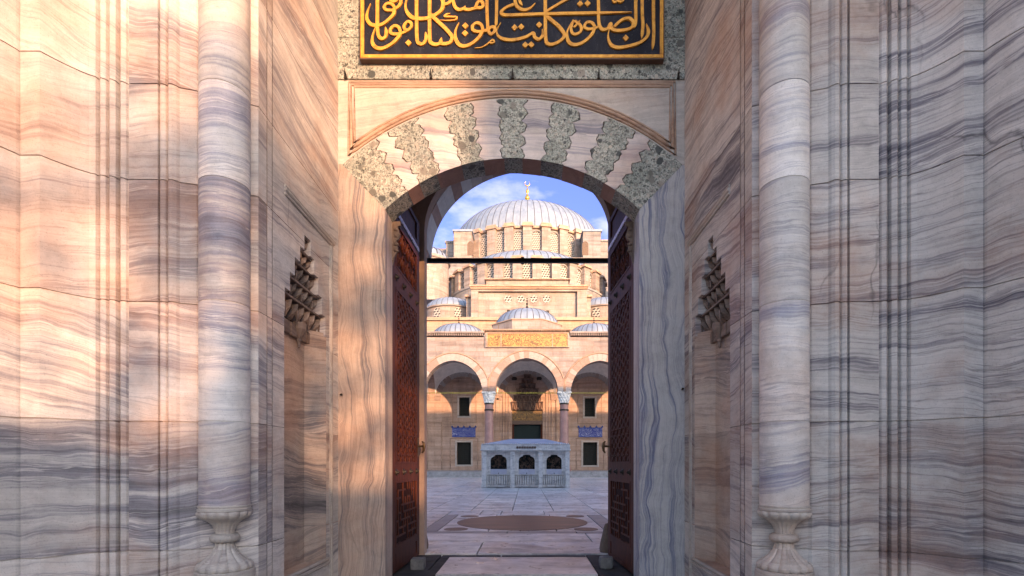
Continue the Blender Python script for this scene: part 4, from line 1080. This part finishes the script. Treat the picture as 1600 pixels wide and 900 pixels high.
# cornice with dentils
mb = MB()
z0, z1 = az_(527), az_(519)
def dentils(mb, xa, xb_, yf, z0, z1, step=.145):
    h = z1 - z0
    mb.box(xa, xb_, yf - .02, yf + .5, z0, z0 + h * .25); mb.box(xa - .05, xb_ + .05, yf - .28, yf + .5, z0 + h * .72, z1)
    n = int((xb_ - xa) / step)
    for i in range(n):
        x = xa + (xb_ - xa) * i / n; mb.box(x + .02, x + .085, yf - .2, yf + .3, z0 + h * .25, z0 + h * .72)
dentils(mb, -14.4, ax(756), AD, z0, z1); mb.build('cornice', M['ashlar'], po)
mb = MB(); dentils(mb, ax(891), 14.5, AD, z0, z1); mb.build('cornice', M['ashlar'], po)
mb = MB(); bx0, bx1 = ax(757.5), ax(889.5); yf = AD - .12
mb.box(bx0, bx1, yf, AD + 6.2, az_(543.5), az_(520.5)); rb = mb.build('raised_block', M['ashlar'], po)
mb = MB(); dentils(mb, bx0 - .05, bx1 + .05, yf, az_(520.5) + .002, az_(516)); mb.build('block_cornice', M['moulding'], rb)
mb = MB(); gx0, gx1, gz0, gz1 = ax(762), ax(886.5), az_(542.5), az_(522)
mb.box(gx0, gx1, yf - .04, yf - .001, gz0, gz1); ip = mb.build('inscription_panel', M['gold_script'], po)
mb = MB()
for (a, b, c, d) in ((gx0 - .1, gx1 + .1, gz1, gz1 + .07), (gx0 - .1, gx0, gz0, gz1), (gx1, gx1 + .1, gz0, gz1), (gx0 - .1, gx1 + .1, gz0 - .04, gz0)): mb.box(a, b, yf - .09, yf - .002, c, d)
for px in (783, 863): mb.box(ax(px) - .03, ax(px) + .03, yf - .06, yf - .0401, gz0, gz1)
mb.build('panel_frame', M['ashlar_wall'], ip)
def dome(mb, c, r, rise, nrib, ribr=.035, n=48, a0=0, a1=2 * math.pi, k=1.0, nz=14, cut=1.0):
    prof = [(r * math.cos(math.pi / 2 * i / nz) ** k, rise * math.sin(math.pi / 2 * i / nz)) for i in range(nz + 1)]
    prof[-1] = (.001, rise)
    mb.lathe(prof, c, n, a0, a1)
    full = abs(a1 - a0 - 2 * math.pi) < 1e-6
    mb.mi = 1
    for i in range(nrib if full else nrib + 1):
        a = a0 + (a1 - a0) * i / nrib
        mb.tube([(c[0] + (rr_) * math.cos(a), c[1] + (rr_) * math.sin(a), c[2] + z) for rr_, z in prof[:-2]], ribr, 4)
    mb.mi = 0; mb.lathe([(r * 1.03, -.1), (r * 1.03, .02), (r * .98, .06)], c, n, a0, a1)
def rise_for(zb, r, d, py, k=1.0):
    want = (CY - py) / F; lo, hi = .1, 40.
    for _ in range(40):
        m_ = (lo + hi) / 2
        top = max((zb + m_ * math.sin(a * .01) - H) / (d - r * max(math.cos(a * .01), 0) ** k) for a in range(158))
        lo, hi = (m_, hi) if top < want else (lo, m_)
    return lo
def finial(name, x, y, z, h, parent, m):
    mb = MB(); mb.lathe([(.1 * h, 0), (.04 * h, .06 * h), (.03 * h, .16 * h), (.085 * h, .22 * h), (.1 * h, .28 * h), (.05 * h, .34 * h), (.025 * h, .4 * h), (.07 * h, .45 * h), (.08 * h, .5 * h), (.04 * h, .56 * h), (.02 * h, .62 * h), (.05 * h, .66 * h), (.05 * h, .7 * h), (.015 * h, .76 * h), (.012 * h, .84 * h)], (x, y, z), 10)
    mb.tube([(x + .07 * h * math.sin(a), y, z + .91 * h - .07 * h * math.cos(a)) for a in [R(-150) + R(300) * i / 14 for i in range(15)]], [.004 * h + .014 * h * math.sin(math.pi * i / 14) for i in range(15)], 6)
    return mb.build(name, m, parent, smooth=True)
def octo(mb, cx, cy, r, z0, z1, n=8, off=math.pi / 8):
    mb.prism([(cx + r * math.cos(off + 2 * math.pi * i / n), cy + r * math.sin(off + 2 * math.pi * i / n)) for i in range(n)], z0, z1)
yd = AD + 3.3
for k, (a, b) in enumerate(zip(cols[:-1], cols[1:])):
    c = (a + b) / 2
    mb = MB()
    if k == 2:
        zb, r, zt_ = PZ(512, yd), PX(873, yd) - PX(824, yd), PZ(481, yd); c = PX(823.5, yd); zo = az_(517)
    else:
        zb, r, zt_ = PZ(530, yd), 2.32, PZ(505, yd); zo = 11.28
        if k == 1: c = PX(717, yd)
        if k == 3: c = PX(928, yd)
    ri = rise_for(zb, r, yd, 481 if k == 2 else 505, .9); zt_ = zb + ri
    dome(mb, (c, yd, zb), r, ri, 32, .03, k=.9)
    dm = mb.build('dome', [M['lead'], M['lead_seam']], po, smooth=True, angle=40)
    mb = MB(); octo(mb, c, yd, r * 1.16, zo - .3, zb - .12); mb.build('drum', M['ashlar'], dm)
    mb = MB(); octo(mb, c, yd, r * 1.19, zb - .119, zb - .04); mb.build('drum_cornice', M['moulding'], dm)
    finial('finial', c, yd, zt_ - .05, 1.3 if k == 2 else .95, dm, M['iron'])
# tie rods and hanging cords
mb = MB(); mb.tube([(-14.4, AD + .4, az_(613)), (14.5, AD + .4, az_(613))], .03, 6)
mb.build('tie_rod', M['tie'] if 'tie' in M else simple('yellow_painted_rod', (.42, .36, .05), .5, .4, 1.5), po)

# ------------------------------------------------------------------ the mosque behind
mo = thing('mosque', (0, 75, 0), 'great domed stone mosque with windowed drums and half domes beyond the court', 'mosque')
wx = lambda px: PX(px, AW); wz = lambda py: PZ(py, AW)
# front wall with openings: built of rectangles round windows, door and niche
mb = MB(); zt_ = PZ(497, AW)
ops = [(wx(717.5), wx(733.5), wz(650), wz(621)), (wx(913.5), wx(929.5), wz(651), wz(622)), (wx(714), wx(736), wz(726), wz(691)), (wx(911), wx(933), wz(727), wz(691)), (wx(800), wx(848), .45, wz(641))]
xs_ = sorted({-26., 26.} | {o[0] for o in ops} | {o[1] for o in ops}); zs_ = sorted({0., zt_} | {o[2] for o in ops} | {o[3] for o in ops})
for a, b in zip(xs_[:-1], xs_[1:]):
    for c, d in zip(zs_[:-1], zs_[1:]):
        xm, zm = (a + b) / 2, (c + d) / 2
        if any(o[0] < xm < o[1] and o[2] < zm < o[3] for o in ops): continue
        mb.add([(a, AW, c), (b, AW, c), (b, AW, d), (a, AW, d)], [[0, 1, 2, 3]])
for o in ops:
    for xx in o[:2]: mb.add([(xx, AW, o[2]), (xx, AW + .6, o[2]), (xx, AW + .6, o[3]), (xx, AW, o[3])], [[0, 1, 2, 3]])
    for zz in o[2:]: mb.add([(o[0], AW, zz), (o[1], AW, zz), (o[1], AW + .6, zz), (o[0], AW + .6, zz)], [[0, 1, 2, 3]])
mb.add([(-26, AW, zt_), (26, AW, zt_), (26, 120, zt_), (-26, 120, zt_)], [[0, 1, 2, 3]])
mb.add([(-26, AW, 0), (-26, 120, 0), (-26, 120, zt_), (-26, AW, zt_)], [[0, 1, 2, 3]]); mb.add([(26, AW, 0), (26, 120, 0), (26, 120, zt_), (26, AW, zt_)], [[0, 1, 2, 3]])
fw = mb.build('front_wall', M['ashlar_wall'], mo)
mb = MB(); mb.box(-26, 26, AW - .25, AW + .3, zt_ - .25, zt_ + .02); mb.build('wall_cornice', M['moulding'], fw)
for (o, nbx, nbz) in ((ops[0], 4, 7), (ops[1], 4, 7), (ops[2], 7, 11), (ops[3], 7, 11)):
    mb = MB(); a, b, c, d = o; w = .16
    for (x0, x1, z0, z1) in ((a - w, b + w, d, d + w), (a - w, b + w, c - w, c), (a - w, a, c, d), (b, b + w, c, d)): mb.box(x0, x1, AW - .06, AW + .1, z0, z1, .012)
    wn = mb.build('window', M['marble_plain'], mo)
    mb = MB(); mb.box(a, b, AW + .45, AW + .5, c, d); mb.build('window_pane', M['dark'], wn)
    mb = MB()
    for i in range(nbx): x = a + (i + .5) * (b - a) / nbx; mb.tube([(x, AW + .12, c), (x, AW + .12, d)], .018, 5)
    for j in range(nbz): z = c + (j + .5) * (d - c) / nbz; mb.tube([(a, AW + .12, z), (b, AW + .12, z)], .018, 5)
    mb.build('iron_bars', M['iron'], wn)
    mb = MB(); big = .62
    rect = [(a - big, c - big), (b + big, c - big), (b + big, d + big * (2.2 if nbx == 4 else .55)), (a - big, d + big * (2.2 if nbx == 4 else .55))]
    mb.tube([(x, AW - .01, z) for x, z in rect], .05, 6, closed=True); mb.build('panel_moulding', M['moulding'], wn)
for px0, px1 in ((706.5, 743), (904, 941)):
    mb = MB(); mb.box(wx(px0), wx(px1), AW - .05, AW - .001, wz(682.5), wz(668.5)); tp = mb.build('tile_panel', M['blue_tile'], mo)
    mb = MB()
    for (a, b, c, d) in ((px0, px1, 669.6, 668), (px0, px1, 683, 681.8)): mb.box(wx(a), wx(b), AW - .07, AW - .051, wz(c), wz(d))
    for i in range(5): x = wx(px0) + (wx(px1) - wx(px0)) * i / 4; mb.lathe([(.12, 0), (.08, .08), (.0, .2)], (x, AW - .04, wz(668)), 6)
    mb.build('tile_border', M['blue'], tp)
# blind panels to left and right
mb = MB()
for px0, px1 in ((668, 690), (950, 972)): mb.tube([(wx(x), AW - .01, wz(y)) for x, y in ((px0, 735), (px1, 735), (px1, 660), (px0, 660))], .05, 6, closed=True)
mb.build('blind_panel_moulding', M['moulding'], fw)
# lunette rings on the wall under the vaults
for a, b in zip(cols[:-1], cols[1:]):
    mb = MB(); c, hw = (a + b) / 2, (b - a) / 2 - .75
    for i in range(21):
        t0, t1 = i / 21 + .002, (i + 1) / 21 - .002
        q = [parch(c, hw, ZS + .1, KX, t) for t in (t0, t1)] + [parch(c, hw, ZS + .1, KX, t, .5) for t in (t1, t0)]
        mb.prism_y(q[::-1], AW - .12, AW - .001)
    mb.build('wall_arch', M['vouss'], fw)
# royal door: moulded frame, muqarnas niche, inscription, door
dr = MB()
for px0, px1, yt, r in ((786, 862, 574, .07), (790.5, 857.5, 578, .045), (795, 853, 582, .06)):
    dr.tube([(wx(px0), AW - .04, .45), (wx(px0), AW - .04, wz(yt)), (wx(px1), AW - .04, wz(yt)), (wx(px1), AW - .04, .45)], r, 6)
for px in (777, 871): dr.box(wx(px) - .12, wx(px) + .12, AW - .12, AW - .002, .45, wz(622)); dr.box(wx(px) - .2, wx(px) + .2, AW - .16, AW - .002, wz(622), wz(619.5))
pf = dr.build('portal_frame', M['ashlar_wall'], mo)
mb = MB()
tw = [(641, 628, 24), (628, 618, 21), (618, 608, 17), (608, 600, 12.5), (600, 592, 9), (592, 586, 5)]
for k, (y0, y1, hw) in enumerate(tw):
    z0, z1 = wz(y0), wz(y1); n = max(2, int(hw / 3)); xa, xb_ = wx(824 - hw), wx(824 + hw); w = (xb_ - xa) / n
    mb.box(xa, xb_, AW - .06, AW - .002, z0, z1)
    for i in range(n):
        x0 = xa + w * i; x1 = x0 + w; xm = (x0 + x1) / 2
        mb.add([(x0, AW - .3, z1), (x1, AW - .3, z1), (xm, AW - .07, z1 - .15), (x0, AW - .12, z0), (x1, AW - .12, z0), (xm, AW - .28, z0 + .1)], [[0, 3, 2], [2, 4, 1], [0, 2, 1], [3, 5, 2], [5, 4, 2]])
    mb.box(xa - .04, xb_ + .04, AW - .34, AW - .002, z1 - .06, z1 + .02)
mb.build('muqarnas_niche', M['brown_stone_far'] if 'brown_stone_far' in M else simple('shaded_niche_stone', (.2, .13, .1), .8, .4, 3), pf)
mb = MB(); mb.box(wx(799), wx(849), AW + .62, AW + .7, 0, wz(640)); mb.build('door_recess', M['dark'], pf)
mb = MB(); mb.box(wx(800.2), wx(847.8), AW + .1, AW + .16, wz(657), wz(642)); mb.build('door_inscription', M['gold_script_dark'], pf)
mb = MB(); mb.box(wx(800), wx(848), AW + .12, AW + .4, wz(663), wz(657) - .002); mb.build('door_lintel', M['brownstone'], pf)
mb = MB(); mb.box(wx(800), wx(848), AW + .45, AW + .5, .45, wz(662)); mb.build('door_curtain', simple('dark_green_curtain', (.003, .016, .018), .8, .4, 2), pf)
mb = MB(); mb.box(wx(800), wx(803), AW + .1, AW + .44, .45, wz(663)); mb.box(wx(845), wx(848), AW + .1, AW + .44, .45, wz(663)); mb.build('door_frame', M['wood'], pf)
for px in (803.6, 842.6):
    mb = MB(); mb.lathe([(0, -.1), (.2, -.14), (.26, 0), (.2, .14), (0, .1)], (wx(px), AW - .05, wz(592)), 14); mb.build('boss', M['iron'], pf)

# tympanum block
TD = 50.5
tx = lambda px: PX(px, TD); tz = lambda py: PZ(py, TD)
mb = MB()
holes = [(794, 467), (814, 467), (834, 467), (854, 467)]
mb.box(tx(747), tx(902), TD + .35, TD + 12, zt_ - .1, tz(455))
mb.box(tx(736), tx(747), TD, TD + 12, zt_ - .1, tz(455)); mb.box(tx(902), tx(917), TD, TD + 12, zt_ - .1, tz(455))
mb.box(tx(727), tx(736), TD + 1.0, TD + 12, zt_ - .1, tz(460)); mb.box(tx(917), tx(925), TD + 1.0, TD + 12, zt_ - .1, tz(460))
mb.box(tx(736), tx(917), TD + .002, TD + 12, tz(455) + .002, tz(447))
mb.box(tx(758), tx(890), TD + 1.5, TD + 8, tz(447) + .002, PZ(438, TD + 1.5))
tb = mb.build('tympanum_block', M['ashlar'], mo)
mb = MB()
mb.box(tx(734), tx(919), TD - .35, TD + 12.2, tz(449.5), tz(446.5), .03); mb.box(tx(735), tx(918), TD - .2, TD + 1, tz(452), tz(449.5) - .002, .03)
mb.box(tx(725), tx(735), TD + .7, TD + 12, tz(460), tz(456.5), .03); mb.box(tx(918), tx(927), TD + .7, TD + 12, tz(460), tz(456.5), .03)
mb.box(PX(757, TD + 1.5), PX(891, TD + 1.5), TD + 1.2, TD + 8.2, PZ(438, TD + 1.5), PZ(436.5, TD + 1.5), .02)
mb.build('block_cornice', M['ashlar_wall'], tb)
for px, py in holes:
    mb = MB(); c = (PX(px, TD + .35), TD + .34, PZ(py, TD + .35)); n = 20
    ring0 = [(c[0] + .42 * math.cos(2 * math.pi * i / n), c[1], c[2] + .42 * math.sin(2 * math.pi * i / n)) for i in range(n)]
    mb.tube(ring0, .05, 6, closed=True); mb.tube([(c[0] + .58 * math.cos(2 * math.pi * i / n), c[1], c[2] + .58 * math.sin(2 * math.pi * i / n)) for i in range(n)], .03, 6, closed=True)
    rw = mb.build('round_window', M['ashlar'], mo)
    mb = MB(); mb.add([(x, c[1] - .004, z) for x, y, z in [(c[0] + .4 * math.cos(2 * math.pi * i / n), 0, c[2] + .4 * math.sin(2 * math.pi * i / n)) for i in range(n)]], [list(range(n))])
    mb.build('window_screen', M['screen'], rw)
# pigeons-sized spouts on the block
mb = MB()
for px, py in ((794.5, 487), (855.5, 488)): mb.box(tx(px) - .15, tx(px) + .15, TD - .3, TD + .4, tz(py) - .12, tz(py) + .12, .04)
mb.build('water_spout', M['iron'], tb)

def arch_screen(w, h):               # vertical pane outline with arched head, in local (x,z)
    return [(-w / 2, 0), (w / 2, 0)] + [(w / 2 * math.cos(math.pi * i / 12), h - w / 2 + w / 2 * math.sin(math.pi * i / 12)) for i in range(13)]
def radial(c, r, a, pts, dz, dr=0):  # map local (x,z) on to a tangent plane at angle a (0 = towards camera)
    out = []
    for x, z in pts:
        out.append((c[0] + (r + dr) * math.sin(a) + x * math.cos(a), c[1] - (r + dr) * math.cos(a) + x * math.sin(a), dz + z))
    return out
def rad_box(mb, c, r0, r1, a, w, z0, z1):
    f = lambda r: radial(c, r, a, [(-w / 2, 0), (w / 2, 0)], 0)
    p, q = f(r0), f(r1)
    lo = [(q[0][0], q[0][1], z0), (q[1][0], q[1][1], z0), (p[1][0], p[1][1], z0), (p[0][0], p[0][1], z0)]
    mb.hexa(lo, [(x, y, z1) for x, y, _ in lo])
def windowed_drum(c, Rw, Rb, z0, z1, angs_w, angs_b, ww, bw, name, wall_m, but_m, half=False, cap=.5):
    mb = MB(); a0, a1 = (math.pi, 2 * math.pi) if half else (0, 2 * math.pi)
    mb.lathe([(Rw, z0 - 3), (Rw, z1)], (c[0], c[1], 0), 96, a0, a1)
    mb.lathe([(Rb + .15, z0 - 3), (Rb + .15, z0 - .25), (Rb + .3, z0 - .2), (Rb + .3, z0), (Rw - .1, z0 + .02)], (c[0], c[1], 0), 96, a0, a1)
    d = mb.build(name, wall_m, mo, smooth=True, angle=30)
    mb = MB()
    for a in angs_b: rad_box(mb, c, Rw - .1, Rb, a, bw, z0 + .01, z1)
    mb.build('buttress_row' if False else 'buttress', but_m, d)
    mb = MB()
    for a in angs_b:
        rad_box(mb, c, Rw - .1, Rb + .22, a, bw + .4, z1 + .003, z1 + cap * .5); rad_box(mb, c, Rw - .1, Rb + .1, a, bw + .15, z1 + cap * .5 + .002, z1 + cap)
    mb.lathe([(Rw - .2, z1 - .1), (Rw + .32, z1 - .05), (Rw + .36, z1 + cap * .42), (Rw - .4, z1 + cap * .8)], (c[0], c[1], 0), 96, a0, a1)
    mb.build('drum_cornice', M['ashlar_wall'], d)
    hgt = (z1 - z0) * .86
    for a in angs_w:
        mb = MB(); pts = arch_screen(ww, hgt); mb.add(radial(c, Rw, a, pts, z0 + .1, .05), [list(range(len(pts)))])
        w = mb.build('window', M['screen'], d)
        mb = MB(); big = arch_screen(ww + .3, hgt + .15)
        q0, q1 = radial(c, Rw, a, big, z0 + .1, .02), radial(c, Rw, a, big, z0 + .1, .22)
        i0, i1 = radial(c, Rw, a, pts, z0 + .1, .22), radial(c, Rw, a, pts, z0 + .1, .04)
        mb.strip(q1[1:], i1[1:]) if False else mb.grid([q0[1:] + q0[:1], q1[1:] + q1[:1], i0[1:] + i0[:1], i1[1:] + i1[:1]])
        mb.build('window_frame', M['ashlar_grey'], w)
    return d
DC = (.2, 85.0); st_ = 2 * math.pi / 32
aw = [st_ * (k + .5) for k in range(-9, 9)]; ab = [st_ * k for k in range(-9, 10)]
zd0, zd1 = PZ(396, 71.4), PZ(353, 71.4)
windowed_drum(DC, 12.9, 13.5, zd0, zd1, aw, ab, 1.22, 1.25, 'main_drum', M['ashlar_grey'], M['ashlar'], cap=.6)
mb = MB(); dome(mb, (DC[0], DC[1], zd1 + .3), 12.7, rise_for(zd1 + .3, 12.7, 85, 312, .97), 76, .045, 96, k=.97, nz=22)
md = mb.build('main_dome', [M['lead'], M['lead_seam']], mo, smooth=True, angle=40)
zf = zd1 + .3 + rise_for(zd1 + .3, 12.7, 85, 312, .97) - .15; finial('finial', DC[0], DC[1], zf, PZ(282, 85) - zf, md, M['gilt'])
# square base under the drum and corner masses
mb = MB(); mb.box(-14, 14.4, 70.8, 99, 20, zd0 - .8); mb.box(-19, 19.4, 76, 96, 15, PZ(388, 76)); mb.build('drum_base', M['ashlar_grey'], mo)
for px0, px1, m_, hole_ in ((709, 737, 'ashlar', 733.5), (911, 939, 'ashlar_grey', 913)):
    d0 = 71.0; xa, xb_ = PX(px0, d0), PX(px1, d0); z1 = PZ(362, d0)
    mb = MB(); mb.box(xa, xb_, d0, d0 + 8, 16, z1)
    fb = mb.build('flanking_buttress', M[m_], mo)
    mb = MB(); mb.box(xa - .15, xb_ + .15, d0 - .15, d0 + 8.1, z1 + .002, z1 + .28); mb.build('coping', M['lead'], fb)
    mb = MB(); hx = PX(735 if hole_ < 800 else 914.5, d0)
    w = .62; zz = PZ(399, d0); hh = PZ(377, d0) - zz
    pts = [(hx + x * .9, zz + z) for x, z in arch_screen(.95, hh)]; mb.prism_y(pts, d0 - .02, d0 + .1); mb.build('arched_opening', M['brown_dark'] if 'brown_dark' in M else M['brownstone'], fb)
for px0, px1, pt, dd in ((697, 709, 380, 73.5), (939, 950, 378, 73.5)):
    mb = MB(); mb.box(PX(px0, dd), PX(px1, dd), dd, dd + 4, 15, PZ(pt, dd)); mb.box(PX(px0 - 1.5, dd), PX(px1 + 1, dd), dd - .2, dd + 4, PZ(pt, dd) + .003, PZ(pt - 3, dd)); mb.build('stepped_buttress', M['ashlar_grey'], mo)
# half dome towards the court
SC = (PX(823.5, 68.3), 68.3); zs0, zs1 = PZ(437, 58), PZ(404, 58)
stp = 31.0 / 800 * 58 / 10.3
aw = [stp * k for k in range(-7, 8)]; ab = [stp * (k + .5) for k in range(-8, 8)]
windowed_drum(SC, 9.7, 10.35, zs0, zs1, aw, ab, 1.15, 1.05, 'half_dome_drum', M['ashlar_grey'], M['ashlar'], half=True, cap=.35)
mb = MB(); dome(mb, (SC[0], SC[1], zs1 + .1), 9.3, rise_for(zs1 + .1, 9.3, 68.3, 390.5, .95), 34, .045, 64, math.pi, 2 * math.pi, k=.95, nz=16)
mb.build('half_dome', [M['lead'], M['lead_seam']], mo, smooth=True, angle=40)
# exedra half domes at the flanks, below
for px in (705, 942):
    d0 = 55.5; c = (PX(px, d0), d0); z0, z1 = PZ(497, d0 - 2.6), PZ(479, d0 - 2.6)
    mb = MB(); mb.lathe([(2.75, z0 - 2), (2.75, z1)], (c[0], c[1], 0), 48); mb.lathe([(2.75, z1), (2.95, z1 + .05), (2.95, z1 + .18), (2.6, z1 + .22)], (c[0], c[1], 0), 48)
    ex = mb.build('side_drum', M['ashlar'], mo, smooth=True, angle=30)
    for a in (-.72, -.0 - .0, .72) if False else (-.4, .4, -1.2, 1.2):
        mb = MB(); pts = arch_screen(.8, (z1 - z0) * .85); mb.add(radial(c, 2.75, a, pts, z0 + .1, .06), [list(range(len(pts)))]); mb.build('window', M['screen'], ex)
    mb = MB(); dome(mb, (c[0], c[1], z1 + .15), 2.75, rise_for(z1 + .15, 2.75, d0, 464, .9), 28, .03, 48, k=.9); mb.build('side_dome', [M['lead'], M['lead_seam']], mo, smooth=True, angle=40)
# lead slope between the half dome drum and the side domes
mb = MB()
for s_ in (-1, 1): 
    cx = SC[0] + s_ * 9.5
    mb.hexa([(cx - 4, 56.5, PZ(470, 57)), (cx + 4, 56.5, PZ(470, 57)), (cx + 4, 70, PZ(470, 57)), (cx - 4, 70, PZ(470, 57))], [(cx - 2.5, 63, zs0 - .6), (cx + 2.5, 63, zs0 - .6), (cx + 2.5, 70, zs0 - .6), (cx - 2.5, 70, zs0 - .6)])
mb.build('lead_slope', M['lead'], mo)
# round turret at the left with ribbed cap
for px in (664, 990):
    d0 = 62.; c = (PX(px, d0), d0); zc = PZ(408, d0)
    mb = MB(); mb.lathe([(2.85, 14), (2.85, zc - .5), (3.05, zc - .4), (3.05, zc - .1)], (c[0], c[1], 0), 40); tu = mb.build('turret', M['ashlar'], mo, smooth=True, angle=30)
    mb = MB(); dome(mb, (c[0], c[1], zc), 2.85, rise_for(zc, 2.85, d0, 384, .85), 22, .09, 44, k=.85); mb.build('turret_cap', [M['lead'], M['lead_seam']], tu, smooth=True, angle=40)

# ------------------------------------------------------------------ buildings and trees added behind the camera, unseen, to shade and dapple the portal
def block_house(name, x0, x1, y0, y1, h, lab):
    t = thing(name, ((x0 + x1) / 2, (y0 + y1) / 2, 0), lab, 'building')
    mb = MB(); mb.box(x0, x1, y0, y1, -.05, h); mb.build('wall', M['facing'], t)
    mb = MB(); mb.box(x0 - .4, x1 + .4, y0 - .4, y1 + .4, h + .002, h + .35); mb.build('roof', M['lead'], t)
block_house('shading_building', 16.15, 52, -28, -24, 13.2, 'unseen tall stone building added across the plaza to shade the right of the gate')
block_house('shading_building', -14, 15.6, -34, -26, 6.9, 'unseen low stone building added across the plaza to shade the foot of the gate')
def leaf_mat():
    m, t = newmat('tree_leaves'); r = t.island()
    t.out(t.ramp(r, [(0, (.03, .05, .015)), (1, (.09, .12, .035))]), .6); return m
M['leaf'] = leaf_mat()
def tree(x, y, h, r, seed, lab):
    rg = random.Random(seed); t = thing('shading_tree', (x, y, 0), lab, 'tree', 'unseen trees added to dapple the light')
    mb = MB(); mb.tube([(x, y, -.05), (x + .1, y, h * .3), (x, y + .1, h * .6), (x + .1, y, h * .9)], [.28, .22, .15, .04], 8)
    for k in range(7):
        a = rg.uniform(0, 6.3); z0 = h * rg.uniform(.35, .7); mb.tube([(x, y, z0), (x + math.cos(a) * r * .45, y + math.sin(a) * r * .45, z0 + h * .12), (x + math.cos(a) * r * .85, y + math.sin(a) * r * .85, z0 + h * .18)], [.1, .07, .03], 5)
    mb.build('trunk', M['brownstone'], t)
    mb = MB(); cl_ = [(rg.gauss(0, .42) * r, rg.gauss(0, .42) * r, h * rg.uniform(.5, .98)) for _ in range(34)]
    for (cx_, cy_, cz_) in cl_:
        for _ in range(46):
            q = Vector((rg.gauss(0, .4), rg.gauss(0, .4), rg.gauss(0, .3))) + Vector((x + cx_, y + cy_, cz_))
            u = Vector((rg.gauss(0, 1), rg.gauss(0, 1), rg.gauss(0, 1))).normalized(); w = u.orthogonal().normalized(); e = rg.uniform(.09, .16)
            mb.add([q - u * e, q + w * e * .6, q + u * e, q - w * e * .6], [[0, 1, 2, 3]])
    mb.build('crown', M['leaf'], t)
for i, (x, h, r, lab) in enumerate(((-7.5, 8.3, 2.4, 'leftmost unseen leafy tree added before the low building to dapple the light'), (-2.6, 8.8, 2.5, 'second unseen leafy tree from the left, added to dapple the light'), (2.2, 8.4, 2.3, 'middle unseen leafy tree added before the low building to dapple the light'), (6.6, 9.1, 2.6, 'unseen leafy tree fourth from the left, added to dapple the light'), (11.2, 8.6, 2.4, 'rightmost unseen leafy tree added beside the tall building to dapple the light'))):
    tree(x, -21.5, h, r, i + 1, lab)
